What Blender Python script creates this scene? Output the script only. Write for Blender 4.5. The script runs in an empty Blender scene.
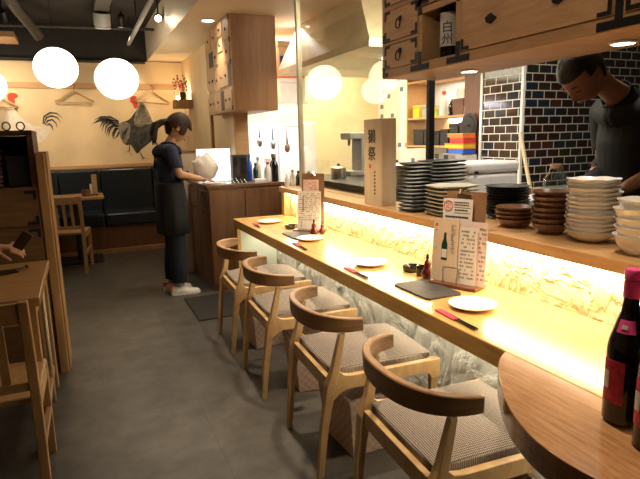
import bpy, bmesh, math, random
from mathutils import Vector, Matrix, Euler
random.seed(7)
C = bpy.context.scene.collection
PI = math.pi
R = math.radians

# ------------------------------------------------------------------ materials
def new_mat(name):
    m = bpy.data.materials.new(name); m.use_nodes = True
    return m, m.node_tree, m.node_tree.nodes['Principled BSDF']

def plain(name, col, rough=.5, metal=0., coat=0., emis=None, estr=0., noise=0., nscale=20., bump=0., sss=0.):
    m, t, b = new_mat(name)
    b.inputs['Base Color'].default_value = (*col, 1); b.inputs['Roughness'].default_value = rough
    b.inputs['Metallic'].default_value = metal; b.inputs['Coat Weight'].default_value = coat
    tc = t.nodes.new('ShaderNodeTexCoord'); n = t.nodes.new('ShaderNodeTexNoise')
    n.inputs['Scale'].default_value = nscale; n.inputs['Detail'].default_value = 4
    t.links.new(tc.outputs['Object'], n.inputs['Vector'])
    r = t.nodes.new('ShaderNodeValToRGB')
    k = max(noise, .04)
    r.color_ramp.elements[0].position = .3; r.color_ramp.elements[1].position = .7
    r.color_ramp.elements[0].color = (*[c*(1-k) for c in col], 1)
    r.color_ramp.elements[1].color = (*[min(1, c*(1+k)) for c in col], 1)
    t.links.new(n.outputs['Fac'], r.inputs['Fac']); t.links.new(r.outputs['Color'], b.inputs['Base Color'])
    if bump:
        bp = t.nodes.new('ShaderNodeBump'); bp.inputs['Strength'].default_value = bump; bp.inputs['Distance'].default_value = .01
        t.links.new(n.outputs['Fac'], bp.inputs['Height']); t.links.new(bp.outputs['Normal'], b.inputs['Normal'])
    if emis:
        b.inputs['Emission Color'].default_value = (*emis, 1); b.inputs['Emission Strength'].default_value = estr
    if sss:
        b.inputs['Subsurface Weight'].default_value = sss; b.inputs['Subsurface Radius'].default_value = (.01, .004, .002)
    return m

def wood(name, c1, c2, scale=(1, 12, 12), rough=.45, coat=0., ring=5., bump=.05):
    m, t, b = new_mat(name)
    tc = t.nodes.new('ShaderNodeTexCoord'); mp = t.nodes.new('ShaderNodeMapping')
    mp.inputs['Scale'].default_value = scale
    n = t.nodes.new('ShaderNodeTexNoise'); n.inputs['Scale'].default_value = ring; n.inputs['Detail'].default_value = 6
    n.inputs['Distortion'].default_value = .8
    n2 = t.nodes.new('ShaderNodeTexNoise'); n2.inputs['Scale'].default_value = ring*9; n2.inputs['Detail'].default_value = 3
    mx = t.nodes.new('ShaderNodeMath'); mx.operation = 'MULTIPLY_ADD'; mx.inputs[1].default_value = .35
    r = t.nodes.new('ShaderNodeValToRGB')
    r.color_ramp.elements[0].position = .38; r.color_ramp.elements[1].position = .85
    r.color_ramp.elements[0].color = (*c2, 1); r.color_ramp.elements[1].color = (*c1, 1)
    L = t.links.new
    L(tc.outputs['Object'], mp.inputs['Vector']); L(mp.outputs['Vector'], n.inputs['Vector']); L(mp.outputs['Vector'], n2.inputs['Vector'])
    L(n2.outputs['Fac'], mx.inputs[0]); L(n.outputs['Fac'], mx.inputs[2]); L(mx.outputs[0], r.inputs['Fac'])
    L(r.outputs['Color'], b.inputs['Base Color'])
    b.inputs['Roughness'].default_value = rough; b.inputs['Coat Weight'].default_value = coat; b.inputs['Coat Roughness'].default_value = .12
    bp = t.nodes.new('ShaderNodeBump'); bp.inputs['Strength'].default_value = bump; bp.inputs['Distance'].default_value = .003
    L(mx.outputs[0], bp.inputs['Height']); L(bp.outputs['Normal'], b.inputs['Normal'])
    return m

def emit(name, col, s):
    m, t, b = new_mat(name); t.nodes.remove(b)
    e = t.nodes.new('ShaderNodeEmission'); e.inputs['Color'].default_value = (*col, 1); e.inputs['Strength'].default_value = s
    t.links.new(e.outputs[0], t.nodes['Material Output'].inputs['Surface'])
    return m

def plaster(name, col, scale, strength, dist=.02, rough=.85, wv_amt=.5):
    m, t, b = new_mat(name); L = t.links.new
    tc = t.nodes.new('ShaderNodeTexCoord')
    w = t.nodes.new('ShaderNodeTexNoise'); w.inputs['Scale'].default_value = scale*.4; w.inputs['Detail'].default_value = 2
    mix = t.nodes.new('ShaderNodeVectorMath'); mix.operation = 'MULTIPLY_ADD'
    mix.inputs[1].default_value = (.35, .35, .35)
    wv = t.nodes.new('ShaderNodeTexWave'); wv.wave_type = 'RINGS'; wv.rings_direction = 'SPHERICAL'; wv.inputs['Scale'].default_value = scale*.55
    wv.inputs['Distortion'].default_value = 9; wv.inputs['Detail'].default_value = 3; wv.inputs['Detail Scale'].default_value = 1.4
    n = t.nodes.new('ShaderNodeTexNoise'); n.inputs['Scale'].default_value = scale*2.2; n.inputs['Detail'].default_value = 5
    L(tc.outputs['Object'], w.inputs['Vector']); L(w.outputs['Color'], mix.inputs[0]); L(tc.outputs['Object'], mix.inputs[2])
    L(mix.outputs[0], wv.inputs['Vector']); L(mix.outputs[0], n.inputs['Vector'])
    cr = t.nodes.new('ShaderNodeValToRGB'); cr.color_ramp.elements[0].position = .45; cr.color_ramp.elements[1].position = .62
    L(n.outputs['Fac'], cr.inputs['Fac'])
    w2 = t.nodes.new('ShaderNodeMath'); w2.operation = 'MULTIPLY'; w2.inputs[1].default_value = wv_amt; L(wv.outputs['Fac'], w2.inputs[0])
    ad = t.nodes.new('ShaderNodeMath'); ad.operation = 'ADD'; L(w2.outputs[0], ad.inputs[0]); L(cr.outputs['Color'], ad.inputs[1])
    bp = t.nodes.new('ShaderNodeBump'); bp.inputs['Strength'].default_value = strength; bp.inputs['Distance'].default_value = dist
    L(ad.outputs[0], bp.inputs['Height']); L(bp.outputs['Normal'], b.inputs['Normal'])
    r = t.nodes.new('ShaderNodeValToRGB'); r.color_ramp.elements[0].color = (*[c*.86 for c in col], 1); r.color_ramp.elements[1].color = (*col, 1)
    L(n.outputs['Fac'], r.inputs['Fac']); L(r.outputs['Color'], b.inputs['Base Color']); b.inputs['Roughness'].default_value = rough
    return m

def tiles(name, w, h, cols, mortar, axis='x', msize=.004):
    m, t, b = new_mat(name); L = t.links.new
    tc = t.nodes.new('ShaderNodeTexCoord'); sp = t.nodes.new('ShaderNodeSeparateXYZ'); cb = t.nodes.new('ShaderNodeCombineXYZ')
    L(tc.outputs['Object'], sp.inputs[0]); L(sp.outputs['X' if axis == 'x' else 'Y'], cb.inputs['X']); L(sp.outputs['Z'], cb.inputs['Y'])
    br = t.nodes.new('ShaderNodeTexBrick'); br.inputs['Scale'].default_value = 1
    br.inputs['Brick Width'].default_value = w; br.inputs['Row Height'].default_value = h
    br.inputs['Mortar Size'].default_value = msize; br.inputs['Mortar Smooth'].default_value = .1; br.inputs['Bias'].default_value = 0
    br.inputs['Color1'].default_value = (0, 0, 0, 1); br.inputs['Color2'].default_value = (1, 1, 1, 1); br.inputs['Mortar'].default_value = (0, 0, 0, 1)
    L(cb.outputs[0], br.inputs['Vector'])
    r = t.nodes.new('ShaderNodeValToRGB'); r.color_ramp.interpolation = 'CONSTANT'
    el = r.color_ramp.elements; el[0].color = (*cols[0], 1)
    for i, c in enumerate(cols[1:]):
        e = el[1] if i == 0 else el.new(.5)
        e.position = (i+1)/len(cols); e.color = (*c, 1)
    L(br.outputs['Color'], r.inputs['Fac'])
    mx = t.nodes.new('ShaderNodeMixRGB'); mx.inputs['Color2'].default_value = (*mortar, 1)
    L(br.outputs['Fac'], mx.inputs['Fac']); L(r.outputs['Color'], mx.inputs['Color1']); L(mx.outputs['Color'], b.inputs['Base Color'])
    rr = t.nodes.new('ShaderNodeMath'); rr.operation = 'MULTIPLY_ADD'; rr.inputs[1].default_value = .6; rr.inputs[2].default_value = .12
    L(br.outputs['Fac'], rr.inputs[0]); L(rr.outputs[0], b.inputs['Roughness'])
    bp = t.nodes.new('ShaderNodeBump'); bp.invert = True; bp.inputs['Strength'].default_value = .5; bp.inputs['Distance'].default_value = .003
    L(br.outputs['Fac'], bp.inputs['Height']); L(bp.outputs['Normal'], b.inputs['Normal'])
    return m

def glass_mat(name, tint=(1, 1, 1), f0=1.5):
    m, t, b = new_mat(name); t.nodes.remove(b); L = t.links.new
    g = t.nodes.new('ShaderNodeBsdfGlossy'); g.inputs['Roughness'].default_value = .01
    tr = t.nodes.new('ShaderNodeBsdfTransparent'); tr.inputs['Color'].default_value = (*tint, 1)
    lw = t.nodes.new('ShaderNodeLayerWeight'); lw.inputs['Blend'].default_value = .5
    pw = t.nodes.new('ShaderNodeMath'); pw.operation = 'POWER'; pw.inputs[1].default_value = 5; L(lw.outputs['Facing'], pw.inputs[0])
    fr = t.nodes.new('ShaderNodeMath'); fr.operation = 'MULTIPLY_ADD'; fr.inputs[1].default_value = 1-((f0-1)/(f0+1))**2; fr.inputs[2].default_value = ((f0-1)/(f0+1))**2
    L(pw.outputs[0], fr.inputs[0])
    mx = t.nodes.new('ShaderNodeMixShader')
    L(fr.outputs[0], mx.inputs[0]); L(tr.outputs[0], mx.inputs[1]); L(g.outputs[0], mx.inputs[2])
    L(mx.outputs[0], t.nodes['Material Output'].inputs['Surface'])
    return m

def weave(name, c1, c2, scale, checker=False, rough=.9):
    m, t, b = new_mat(name); L = t.links.new
    tc = t.nodes.new('ShaderNodeTexCoord')
    if checker:
        ch = t.nodes.new('ShaderNodeTexChecker'); ch.inputs['Scale'].default_value = scale
        ch.inputs['Color1'].default_value = (*c1, 1); ch.inputs['Color2'].default_value = (*c2, 1)
        mp = t.nodes.new('ShaderNodeMapping'); mp.inputs['Location'].default_value = (.013, .013, .01)
        L(tc.outputs['Object'], mp.inputs['Vector']); L(mp.outputs['Vector'], ch.inputs['Vector'])
        L(ch.outputs['Color'], b.inputs['Base Color']); h = ch.outputs['Fac']; st = .6; d = .004
    else:
        ws = []
        for ax in ('X', 'Y'):
            w = t.nodes.new('ShaderNodeTexWave'); w.bands_direction = ax; w.inputs['Scale'].default_value = scale
            w.inputs['Distortion'].default_value = 1.2; w.inputs['Detail'].default_value = 2; w.inputs['Detail Scale'].default_value = 3
            L(tc.outputs['Object'], w.inputs['Vector']); ws.append(w)
        ml = t.nodes.new('ShaderNodeMath'); ml.operation = 'MULTIPLY'; L(ws[0].outputs['Fac'], ml.inputs[0]); L(ws[1].outputs['Fac'], ml.inputs[1])
        r = t.nodes.new('ShaderNodeValToRGB'); r.color_ramp.elements[0].color = (*c1, 1); r.color_ramp.elements[1].color = (*c2, 1)
        r.color_ramp.elements[1].position = .55
        L(ml.outputs[0], r.inputs['Fac']); L(r.outputs['Color'], b.inputs['Base Color']); h = ml.outputs[0]; st = .4; d = .002
    b.inputs['Roughness'].default_value = rough
    bp = t.nodes.new('ShaderNodeBump'); bp.inputs['Strength'].default_value = st; bp.inputs['Distance'].default_value = d
    L(h, bp.inputs['Height']); L(bp.outputs['Normal'], b.inputs['Normal'])
    return m

M = dict(
 oak=wood('oak_chair', (.62, .41, .19), (.42, .25, .10), (3, 3, 1.2), .4, ring=6),
 rail=wood('oak_rail', (.36, .20, .085), (.20, .10, .04), (3, 1.5, 14), .4, ring=5),
 counter=wood('counter_wood', (.70, .44, .14), (.52, .29, .085), (9, .9, 9), .22, .35, ring=4, bump=.02),
 ledgew=wood('ledge_wood', (.55, .33, .14), (.42, .23, .09), (9, .8, 9), .35, .1, ring=4, bump=.02),
 penin=wood('peninsula_wood', (.58, .31, .14), (.30, .14, .055), (14, 1.6, 14), .2, .5, ring=5, bump=.05),
 cab=wood('chest_wood', (.54, .34, .18), (.40, .23, .11), (1, 1.2, 14), .5, ring=4),
 cabdoor=wood('chest_door_wood', (.60, .39, .22), (.45, .27, .13), (1, 1.6, 16), .5, ring=4),
 farcab=wood('far_chest_wood', (.60, .37, .18), (.50, .29, .13), (10, 10, .9), .5, ring=3),
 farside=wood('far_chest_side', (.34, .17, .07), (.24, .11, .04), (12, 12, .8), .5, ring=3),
 desk=wood('desk_wood', (.17, .072, .028), (.10, .040, .015), (12, 12, .8), .4, .1, ring=3),
 table=wood('table_wood', (.50, .28, .11), (.38, .19, .07), (1, 10, 10), .35, .2, ring=4),
 frame=wood('frame_wood', (.40, .22, .09), (.27, .14, .05), (8, 8, 1), .5, ring=4),
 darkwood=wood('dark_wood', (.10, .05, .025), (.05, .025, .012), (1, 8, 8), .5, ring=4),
 redwood=wood('red_wood', (.16, .06, .03), (.10, .035, .018), (8, 8, 1), .4, ring=4),
 shelfw=wood('shelf_wood', (.62, .36, .14), (.50, .27, .10), (8, 1, 8), .5, ring=4),
 trimw=wood('trim_wood', (.55, .33, .16), (.45, .25, .11), (1, 9, 9), .6, ring=4),
 pale=wood('pale_box_wood', (.80, .66, .45), (.70, .55, .34), (10, 10, 1), .5, ring=3),
 hanger=wood('hanger_wood', (.66, .46, .24), (.52, .34, .15), (1, 9, 9), .4, ring=4),
 wall=plain('wall_plaster', (.72, .55, .33), .8, noise=.1, nscale=2.5, bump=.1),
 cream=plain('cream_paint', (.78, .66, .48), .6, noise=.04, nscale=3),
 kwall=plain('kitchen_wall', (.82, .74, .52), .35, noise=.06, nscale=2),
 white_wall=plain('white_panel_wall', (.82, .82, .86), .5, noise=.04, nscale=2),
 ceil=plain('dark_ceiling', (.030, .026, .024), .8, noise=.2, nscale=3),
 floor=None,
 rough_pl=plaster('rough_plaster', (.56, .56, .50), 4.5, .9, .010, wv_amt=1.),
 warm_pl=plaster('warm_plaster', (.66, .55, .36), 9, 1., .020, wv_amt=.12),
 smooth_pl=plain('smooth_plaster', (.62, .68, .58), .8, noise=.05, nscale=4, bump=.1),
 iron=plain('black_iron', (.035, .033, .035), .45, .7, noise=.1),
 steel=plain('steel', (.55, .53, .50), .28, 1., noise=.06, nscale=4),
 brushed=plain('brushed_steel', (.62, .57, .44), .4, .35, noise=.1, nscale=5),
 chrome=plain('chrome', (.8, .8, .8), .12, 1.),
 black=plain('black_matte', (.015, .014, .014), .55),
 blackgl=plain('black_gloss', (.012, .012, .013), .15, coat=.5),
 slate=plain('slate', (.05, .048, .046), .6, noise=.2, nscale=30, bump=.2),
 plate_black=plain('black_plate', (.018, .021, .022), .4),
 plate_white=plain('white_glaze', (.86, .84, .78), .2, coat=.4),
 plate_cream=plain('cream_glaze', (.74, .70, .56), .3, coat=.3),
 bowl_pink=plain('pale_bowl', (.80, .76, .70), .3, coat=.3, noise=.08),
 bowl_brown=plain('brown_bowl', (.16, .075, .04), .3, coat=.4, noise=.25, nscale=25),
 fabric=weave('tweed', (.085, .062, .048), (.46, .39, .32), 52),
 basket=weave('basket_weave', (.64, .48, .38), (.52, .38, .30), 46, True),
 leather=plain('navy_leather', (.010, .015, .022), .30, noise=.15, nscale=6, bump=.1),
 navy=plain('navy_cotton', (.022, .030, .075), .9, noise=.15, nscale=60, bump=.1),
 denim=plain('dark_denim', (.012, .014, .025), .9, noise=.2, nscale=80),
 bluesl=plain('blue_sleeve', (.02, .06, .16), .9),
 blackcloth=plain('black_cloth', (.012, .012, .013), .85, noise=.15, nscale=50, bump=.1),
 skin=plain('skin', (.55, .30, .19), .5, sss=.15),
 skin_dark=plain('skin_tan', (.42, .21, .13), .5, sss=.1),
 lip=plain('lips', (.35, .10, .08), .45), eye=plain('eyelash', (.02, .012, .01), .5),
 hair_b=plain('brown_hair', (.035, .017, .010), .7, noise=.4, nscale=90, bump=.4),
 hair_k=plain('black_hair', (.010, .008, .007), .5, noise=.4, nscale=90, bump=.4),
 paper=plain('paper', (.82, .78, .72), .7), pink_paper=plain('pink_paper', (.80, .66, .62), .7),
 tan_paper=plain('tan_paper', (.76, .60, .42), .7), ink=plain('ink', (.02, .018, .016), .7),
 graymark=plain('print_gray', (.30, .27, .25), .8),
 redink=plain('red_ink', (.75, .10, .07), .7), cork=plain('clipboard', (.30, .16, .08), .7, noise=.15),
 magenta=plain('magenta_foil', (.90, .10, .33), .35, .1), label_red=plain('label_crimson', (.62, .03, .09), .5, noise=.35, nscale=60),
 sleeve_pk=plain('chopstick_sleeve', (.55, .06, .10), .7),
 darkglass=plain('dark_bottle_glass', (.012, .008, .008), .08, coat=.6),
 greenglass=plain('green_glass', (.02, .06, .03), .1, coat=.5),
 gourd=plain('gourd_lacquer', (.10, .012, .010), .15, coat=.8),
 rubber=plain('white_sneaker', (.75, .71, .66), .6), red=plain('red_plastic', (.70, .04, .03), .4),
 orange=plain('orange_card', (.85, .20, .06), .6), yellow=plain('yellow_plastic', (.85, .55, .03), .5),
 lime=plain('lime_plastic', (.55, .75, .03), .4), blue=plain('blue_plastic', (.03, .12, .65), .4),
 gray=plain('gray_plastic', (.35, .34, .32), .5), duct=plain('dark_duct', (.07, .06, .05), .6, noise=.2), whitepl=plain('white_plastic', (.85, .84, .82), .35),
 clearish=plain('cloudy_plastic', (.70, .66, .62), .3), wicker=weave('dark_wicker', (.14, .07, .06), (.26, .14, .11), 60, True),
 card=plain('cardboard', (.42, .26, .14), .8), mural=plain('mural_ink', (.045, .045, .04), .85, noise=.6, nscale=22),
 mural_grey=plain('mural_grey', (.22, .19, .14), .85, noise=.5, nscale=30), mural_white=plain('mural_white', (.75, .64, .52), .85, noise=.12, nscale=14),
 mural_red=plain('mural_red', (.62, .06, .03), .8), green=plain('leaf_green', (.05, .16, .04), .5), dried=plain('dried_flower', (.28, .06, .04), .8),
 paperlantern=emit('lantern_paper', (1, .86, .64), 7.), led=emit('led_lamp', (1, .86, .60), 30.), lampcool=emit('lamp_lens', (1, .93, .82), 25.),
 screen=emit('emissive_board', (1, .93, .85), 2.2),  # emission put in so the white board reads as strongly lit
 glass=glass_mat('window_glass', (.97, .96, .90), 1.55), jar=glass_mat('jar_glass', (.85, .88, .85), 1.45),
)
def floor_mat():
    m, t, b = new_mat('concrete_tiles'); L = t.links.new
    tc = t.nodes.new('ShaderNodeTexCoord')
    br = t.nodes.new('ShaderNodeTexBrick'); br.offset = 0.5
    br.inputs['Scale'].default_value = 1; br.inputs['Brick Width'].default_value = .9; br.inputs['Row Height'].default_value = .9
    br.inputs['Mortar Size'].default_value = .003; br.inputs['Color1'].default_value = (.070, .064, .056, 1); br.inputs['Color2'].default_value = (.084, .077, .067, 1)
    br.inputs['Mortar'].default_value = (.06, .055, .05, 1)
    n = t.nodes.new('ShaderNodeTexNoise'); n.inputs['Scale'].default_value = 5; n.inputs['Detail'].default_value = 10; n.inputs['Roughness'].default_value = .68
    r = t.nodes.new('ShaderNodeValToRGB'); r.color_ramp.elements[0].color = (.6, .6, .6, 1); r.color_ramp.elements[1].color = (1.35, 1.32, 1.28, 1)
    r.color_ramp.elements[0].position = .35; r.color_ramp.elements[1].position = .68
    mx = t.nodes.new('ShaderNodeMixRGB'); mx.blend_type = 'MULTIPLY'; mx.inputs[0].default_value = 1
    L(tc.outputs['Object'], br.inputs['Vector']); L(tc.outputs['Object'], n.inputs['Vector']); L(n.outputs['Fac'], r.inputs['Fac'])
    L(br.outputs['Color'], mx.inputs[1]); L(r.outputs['Color'], mx.inputs[2]); L(mx.outputs[0], b.inputs['Base Color'])
    b.inputs['Roughness'].default_value = .42
    bp = t.nodes.new('ShaderNodeBump'); bp.inputs['Strength'].default_value = .12; bp.inputs['Distance'].default_value = .01
    L(n.outputs['Fac'], bp.inputs['Height']); L(bp.outputs['Normal'], b.inputs['Normal'])
    return m
M['floor'] = floor_mat()
TCOL = [(.012, .012, .013), (.05, .018, .012), (.022, .022, .012), (.012, .02, .035), (.03, .012, .01), (.035, .03, .015), (.02, .022, .02), (.02, .035, .09)]
M['tile_x'] = tiles('mosaic_front', .132, .067, TCOL, (.55, .50, .42), 'x', .0045)
M['tile_y'] = tiles('mosaic_side', .135, .067, TCOL, (.70, .68, .62), 'y', .0045)
M['tile_w'] = tiles('mosaic_pale', .085, .06, [(.8, .8, .78), (.75, .76, .78), (.8, .8, .8), (.12, .17, .30), (.8, .8, .78), (.78, .76, .74), (.30, .14, .08), (.8, .8, .8), (.7, .7, .7)], (.75, .72, .66), 'y')

# ------------------------------------------------------------------ geometry helpers
class G:
    """collects shapes into one mesh"""
    def __init__(s): s.bm = bmesh.new()
    def face(s, vs):
        try: s.bm.faces.new(vs)
        except ValueError: pass
    def box(s, x0, x1, y0, y1, z0, z1, mat=None):
        m = mat or Matrix()
        v = [s.bm.verts.new(m @ Vector(p)) for p in [(x0,y0,z0),(x1,y0,z0),(x1,y1,z0),(x0,y1,z0),(x0,y0,z1),(x1,y0,z1),(x1,y1,z1),(x0,y1,z1)]]
        for f in [(0,3,2,1),(4,5,6,7),(0,1,5,4),(1,2,6,5),(2,3,7,6),(3,0,4,7)]: s.face([v[i] for i in f])
        return s
    def prism(s, pts, a, b, axis='z', mat=None):
        m = mat or Matrix()
        def P(p, h):
            return {'z': (p[0], p[1], h), 'y': (p[0], h, p[1]), 'x': (h, p[0], p[1])}[axis]
        lo = [s.bm.verts.new(m @ Vector(P(p, a))) for p in pts]; hi = [s.bm.verts.new(m @ Vector(P(p, b))) for p in pts]
        n = len(pts); s.face(lo[::-1]); s.face(hi)
        for i in range(n): s.face([lo[i], lo[(i+1) % n], hi[(i+1) % n], hi[i]])
        return s
    def rings(s, rs, cap=True, closed=False):
        V = [[s.bm.verts.new(Vector(p)) for p in r] for r in rs]; n = len(rs[0])
        for i in range(len(V) - (0 if closed else 1)):
            a, b = V[i], V[(i+1) % len(V)]
            for j in range(n): s.face([a[j], a[(j+1) % n], b[(j+1) % n], b[j]])
        if cap and not closed: s.face(V[0][::-1]); s.face(V[-1])
        return s
    def lathe(s, prof, c=(0, 0, 0), n=24, mat=None, sx=1, sy=1, wav=None):
        m = mat or Matrix(); rs = []
        for r, z in prof:
            ring = []
            for k in range(n):
                a = 2*PI*k/n; rr = max(r, .0004)*(1 if not wav else 1+wav[0]*math.sin(wav[1]*a+wav[2]))
                ring.append(m @ Vector((c[0]+sx*rr*math.cos(a), c[1]+sy*rr*math.sin(a), c[2]+z+(0 if not wav else wav[3]*r*math.sin(wav[1]*a)))))
            rs.append(ring)
        return s.rings(rs)
    def cyl(s, p0, p1, r0, r1=None, n=12):
        return s.tube([p0, p1], [r0, r0 if r1 is None else r1], n)
    def tube(s, pts, r, n=8, closed=False):
        pts = [Vector(p) for p in pts]; N = len(pts)
        rad = r if isinstance(r, (list, tuple)) else [r]*N
        rs = []; up = None
        for i, p in enumerate(pts):
            if closed: d = (pts[(i+1) % N]-pts[i-1])
            else: d = (pts[min(i+1, N-1)]-pts[max(i-1, 0)])
            d.normalize()
            if up is None:
                up = Vector((0, 0, 1)) if abs(d.z) < .9 else Vector((1, 0, 0))
            a = d.cross(up).normalized(); b = a.cross(d).normalized(); up = b
            rs.append([p + a*rad[i]*math.cos(2*PI*k/n) + b*rad[i]*math.sin(2*PI*k/n) for k in range(n)])
        return s.rings(rs, closed=closed)
    def ball(s, c, r, n=16, sc=(1, 1, 1), mat=None):
        pr = [(math.sin(PI*i/(n//2+2)), -math.cos(PI*i/(n//2+2))) for i in range(n//2+3)]
        m = Matrix.Translation(c) @ (mat or Matrix()) @ Matrix.Diagonal((r*sc[0], r*sc[1], r*sc[2], 1))
        return s.lathe(pr, n=n, mat=m)
    def build(s, name, mat, parent=None, loc=None, smooth=False, bevel=0., seg=2, sub=0, rot=None):
        me = bpy.data.meshes.new(name)
        bmesh.ops.recalc_face_normals(s.bm, faces=s.bm.faces); s.bm.to_mesh(me); s.bm.free()
        me.materials.append(M[mat] if isinstance(mat, str) else mat)
        o = bpy.data.objects.new(name, me); C.objects.link(o)
        if parent: o.parent = parent
        if loc: o.location = loc
        if rot: o.rotation_euler = rot
        if smooth:
            for p in me.polygons: p.use_smooth = True
            if smooth == 'auto':
                me.set_sharp_from_angle(angle=R(38))
        if bevel:
            b = o.modifiers.new('bevel', 'BEVEL'); b.width = bevel; b.segments = seg; b.limit_method = 'ANGLE'; b.angle_limit = R(50)
        if sub:
            b = o.modifiers.new('sub', 'SUBSURF'); b.levels = sub; b.render_levels = sub
        return o

def thing(name, label, cat, loc=(0, 0, 0), rz=0, group=None):
    o = bpy.data.objects.new(name, None); C.objects.link(o); o.empty_display_size = .05
    o.location = loc; o.rotation_euler = (0, 0, rz); o['label'] = label; o['category'] = cat
    if group: o['group'] = group
    return o
def tag(o, label, cat, group=None, kind=None):
    o['label'] = label; o['category'] = cat
    if group: o['group'] = group
    if kind: o['kind'] = kind
    return o
def struct(o, label=None):
    o['kind'] = 'structure'
    if label: o['label'] = label
    return o
def kids(o): return [c for c in bpy.data.objects if c.parent == o]
def dup(o, loc=None, rz=None, label=None, parent=None):
    ch = kids(o); c = o.copy(); C.objects.link(c); c.parent = parent
    if loc is not None: c.location = loc
    if rz is not None: c.rotation_euler = (0, 0, rz)
    if label: c['label'] = label
    for k in ch: dup(k, parent=c)
    return c
def text(s, size, name, mat, parent, loc, rot, ext=.0006, sx=1., align='CENTER'):
    cu = bpy.data.curves.new(name, 'FONT'); cu.body = s; cu.size = size; cu.extrude = ext; cu.align_x = align; cu.align_y = 'CENTER'
    to = bpy.data.objects.new(name, cu); C.objects.link(to)
    dg = bpy.context.evaluated_depsgraph_get(); me = bpy.data.meshes.new_from_object(to.evaluated_get(dg))
    bpy.data.objects.remove(to); me.materials.clear(); me.materials.append(M[mat])
    o = bpy.data.objects.new(name, me); C.objects.link(o); o.parent = parent; o.location = loc; o.rotation_euler = rot; o.scale = (sx, 1, 1)
    return o
def bake(o, smooth=True):
    dg = bpy.context.evaluated_depsgraph_get(); dg.update()
    me = bpy.data.meshes.new_from_object(o.evaluated_get(dg))
    old = o.data; mats = [m for m in old.materials]; o.modifiers.clear(); o.data = me
    me.materials.clear()
    for m in mats: me.materials.append(m)
    for p in me.polygons: p.use_smooth = smooth; p.material_index = 0
    return o
def skin(name, joints, edges, mat, parent=None, sub=2, extra=None, voxel=None, sx=None):
    """joints: list of (x,y,z,r) or (x,y,z,rx,ry)"""
    me = bpy.data.meshes.new(name); me.from_pydata([j[:3] for j in joints], edges, [])
    o = bpy.data.objects.new(name, me); C.objects.link(o)
    m = o.modifiers.new('skin', 'SKIN'); m.use_smooth_shade = True; m.branch_smoothing = .3
    for i, j in enumerate(joints):
        me.skin_vertices[0].data[i].radius = (j[3], j[4] if len(j) > 4 else j[3])
        me.skin_vertices[0].data[i].use_root = (i == 0)
    s = o.modifiers.new('sub', 'SUBSURF'); s.levels = s.render_levels = sub
    me.materials.append(M[mat]); bake(o)
    if extra:
        bm = bmesh.new(); bm.from_mesh(o.data)
        for e in extra:
            bm.from_mesh(e.data); d = e.data; bpy.data.objects.remove(e)
        bm.to_mesh(o.data); bm.free()
    if voxel:
        r = o.modifiers.new('re', 'REMESH'); r.mode = 'VOXEL'; r.voxel_size = voxel; r.use_smooth_shade = True
        sm = o.modifiers.new('sm', 'SMOOTH'); sm.factor = .5; sm.iterations = 2
        bake(o)
    if parent: o.parent = parent
    return o
def body(name, joints, edges, mat, extra=None, voxel=.0055, smooth=5):
    """closed tapered limb volumes fused into one continuous surface"""
    g = G()
    for a, b in edges:
        A, B = joints[a], joints[b]; p, q = Vector(A[:3]), Vector(B[:3]); d = (q-p).normalized()
        u = Vector((0, 1, 0)); u = (u-d*u.dot(d)); u = u.normalized() if u.length > .2 else Vector((0, 0, 1)).cross(d).normalized()
        v = d.cross(u).normalized(); rs = []
        def rr(J): return (J[3], J[4] if len(J) > 4 else J[3])
        ra, rb = rr(A), rr(B); n = 20
        for t in (-.97, -.8, -.5, 0): rs.append((p+d*t*min(ra), ra[0]*math.sqrt(1-t*t), ra[1]*math.sqrt(1-t*t)))
        for t in (0, .5, .8, .97): rs.append((q+d*t*min(rb), rb[0]*math.sqrt(1-t*t), rb[1]*math.sqrt(1-t*t)))
        g.rings([[c+u*x*math.cos(2*PI*k/n)+v*y*math.sin(2*PI*k/n) for k in range(n)] for c, x, y in rs])
    o = g.build(name, mat)
    if extra:
        bm = bmesh.new(); bm.from_mesh(o.data)
        for e in extra: bm.from_mesh(e.data); bpy.data.objects.remove(e)
        bmesh.ops.recalc_face_normals(bm, faces=bm.faces); bm.to_mesh(o.data); bm.free()
    r = o.modifiers.new('re', 'REMESH'); r.mode = 'VOXEL'; r.voxel_size = voxel; r.use_smooth_shade = True
    sm = o.modifiers.new('sm', 'SMOOTH'); sm.factor = .5; sm.iterations = smooth
    return bake(o)
def chain(pts):  # for simple limb chains -> edges
    return [(i, i+1) for i in range(len(pts)-1)]
def marks(g, x0, x1, z0, z1, rows, y=-.0006, fill=.8):
    """rows of small printed strokes standing for fine print, facing -y"""
    dz = (z1-z0)/rows
    for i in range(rows):
        x = x0; zc = z1-(i+.5)*dz
        while x < x1*1-.002:
            w = random.uniform(.004, .012); w = min(w, x1-x)
            if random.random() < fill: g.box(x, x+w*.8, y-.0004, y, zc-dz*.22, zc+dz*.22)
            x += w
    return g
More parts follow.
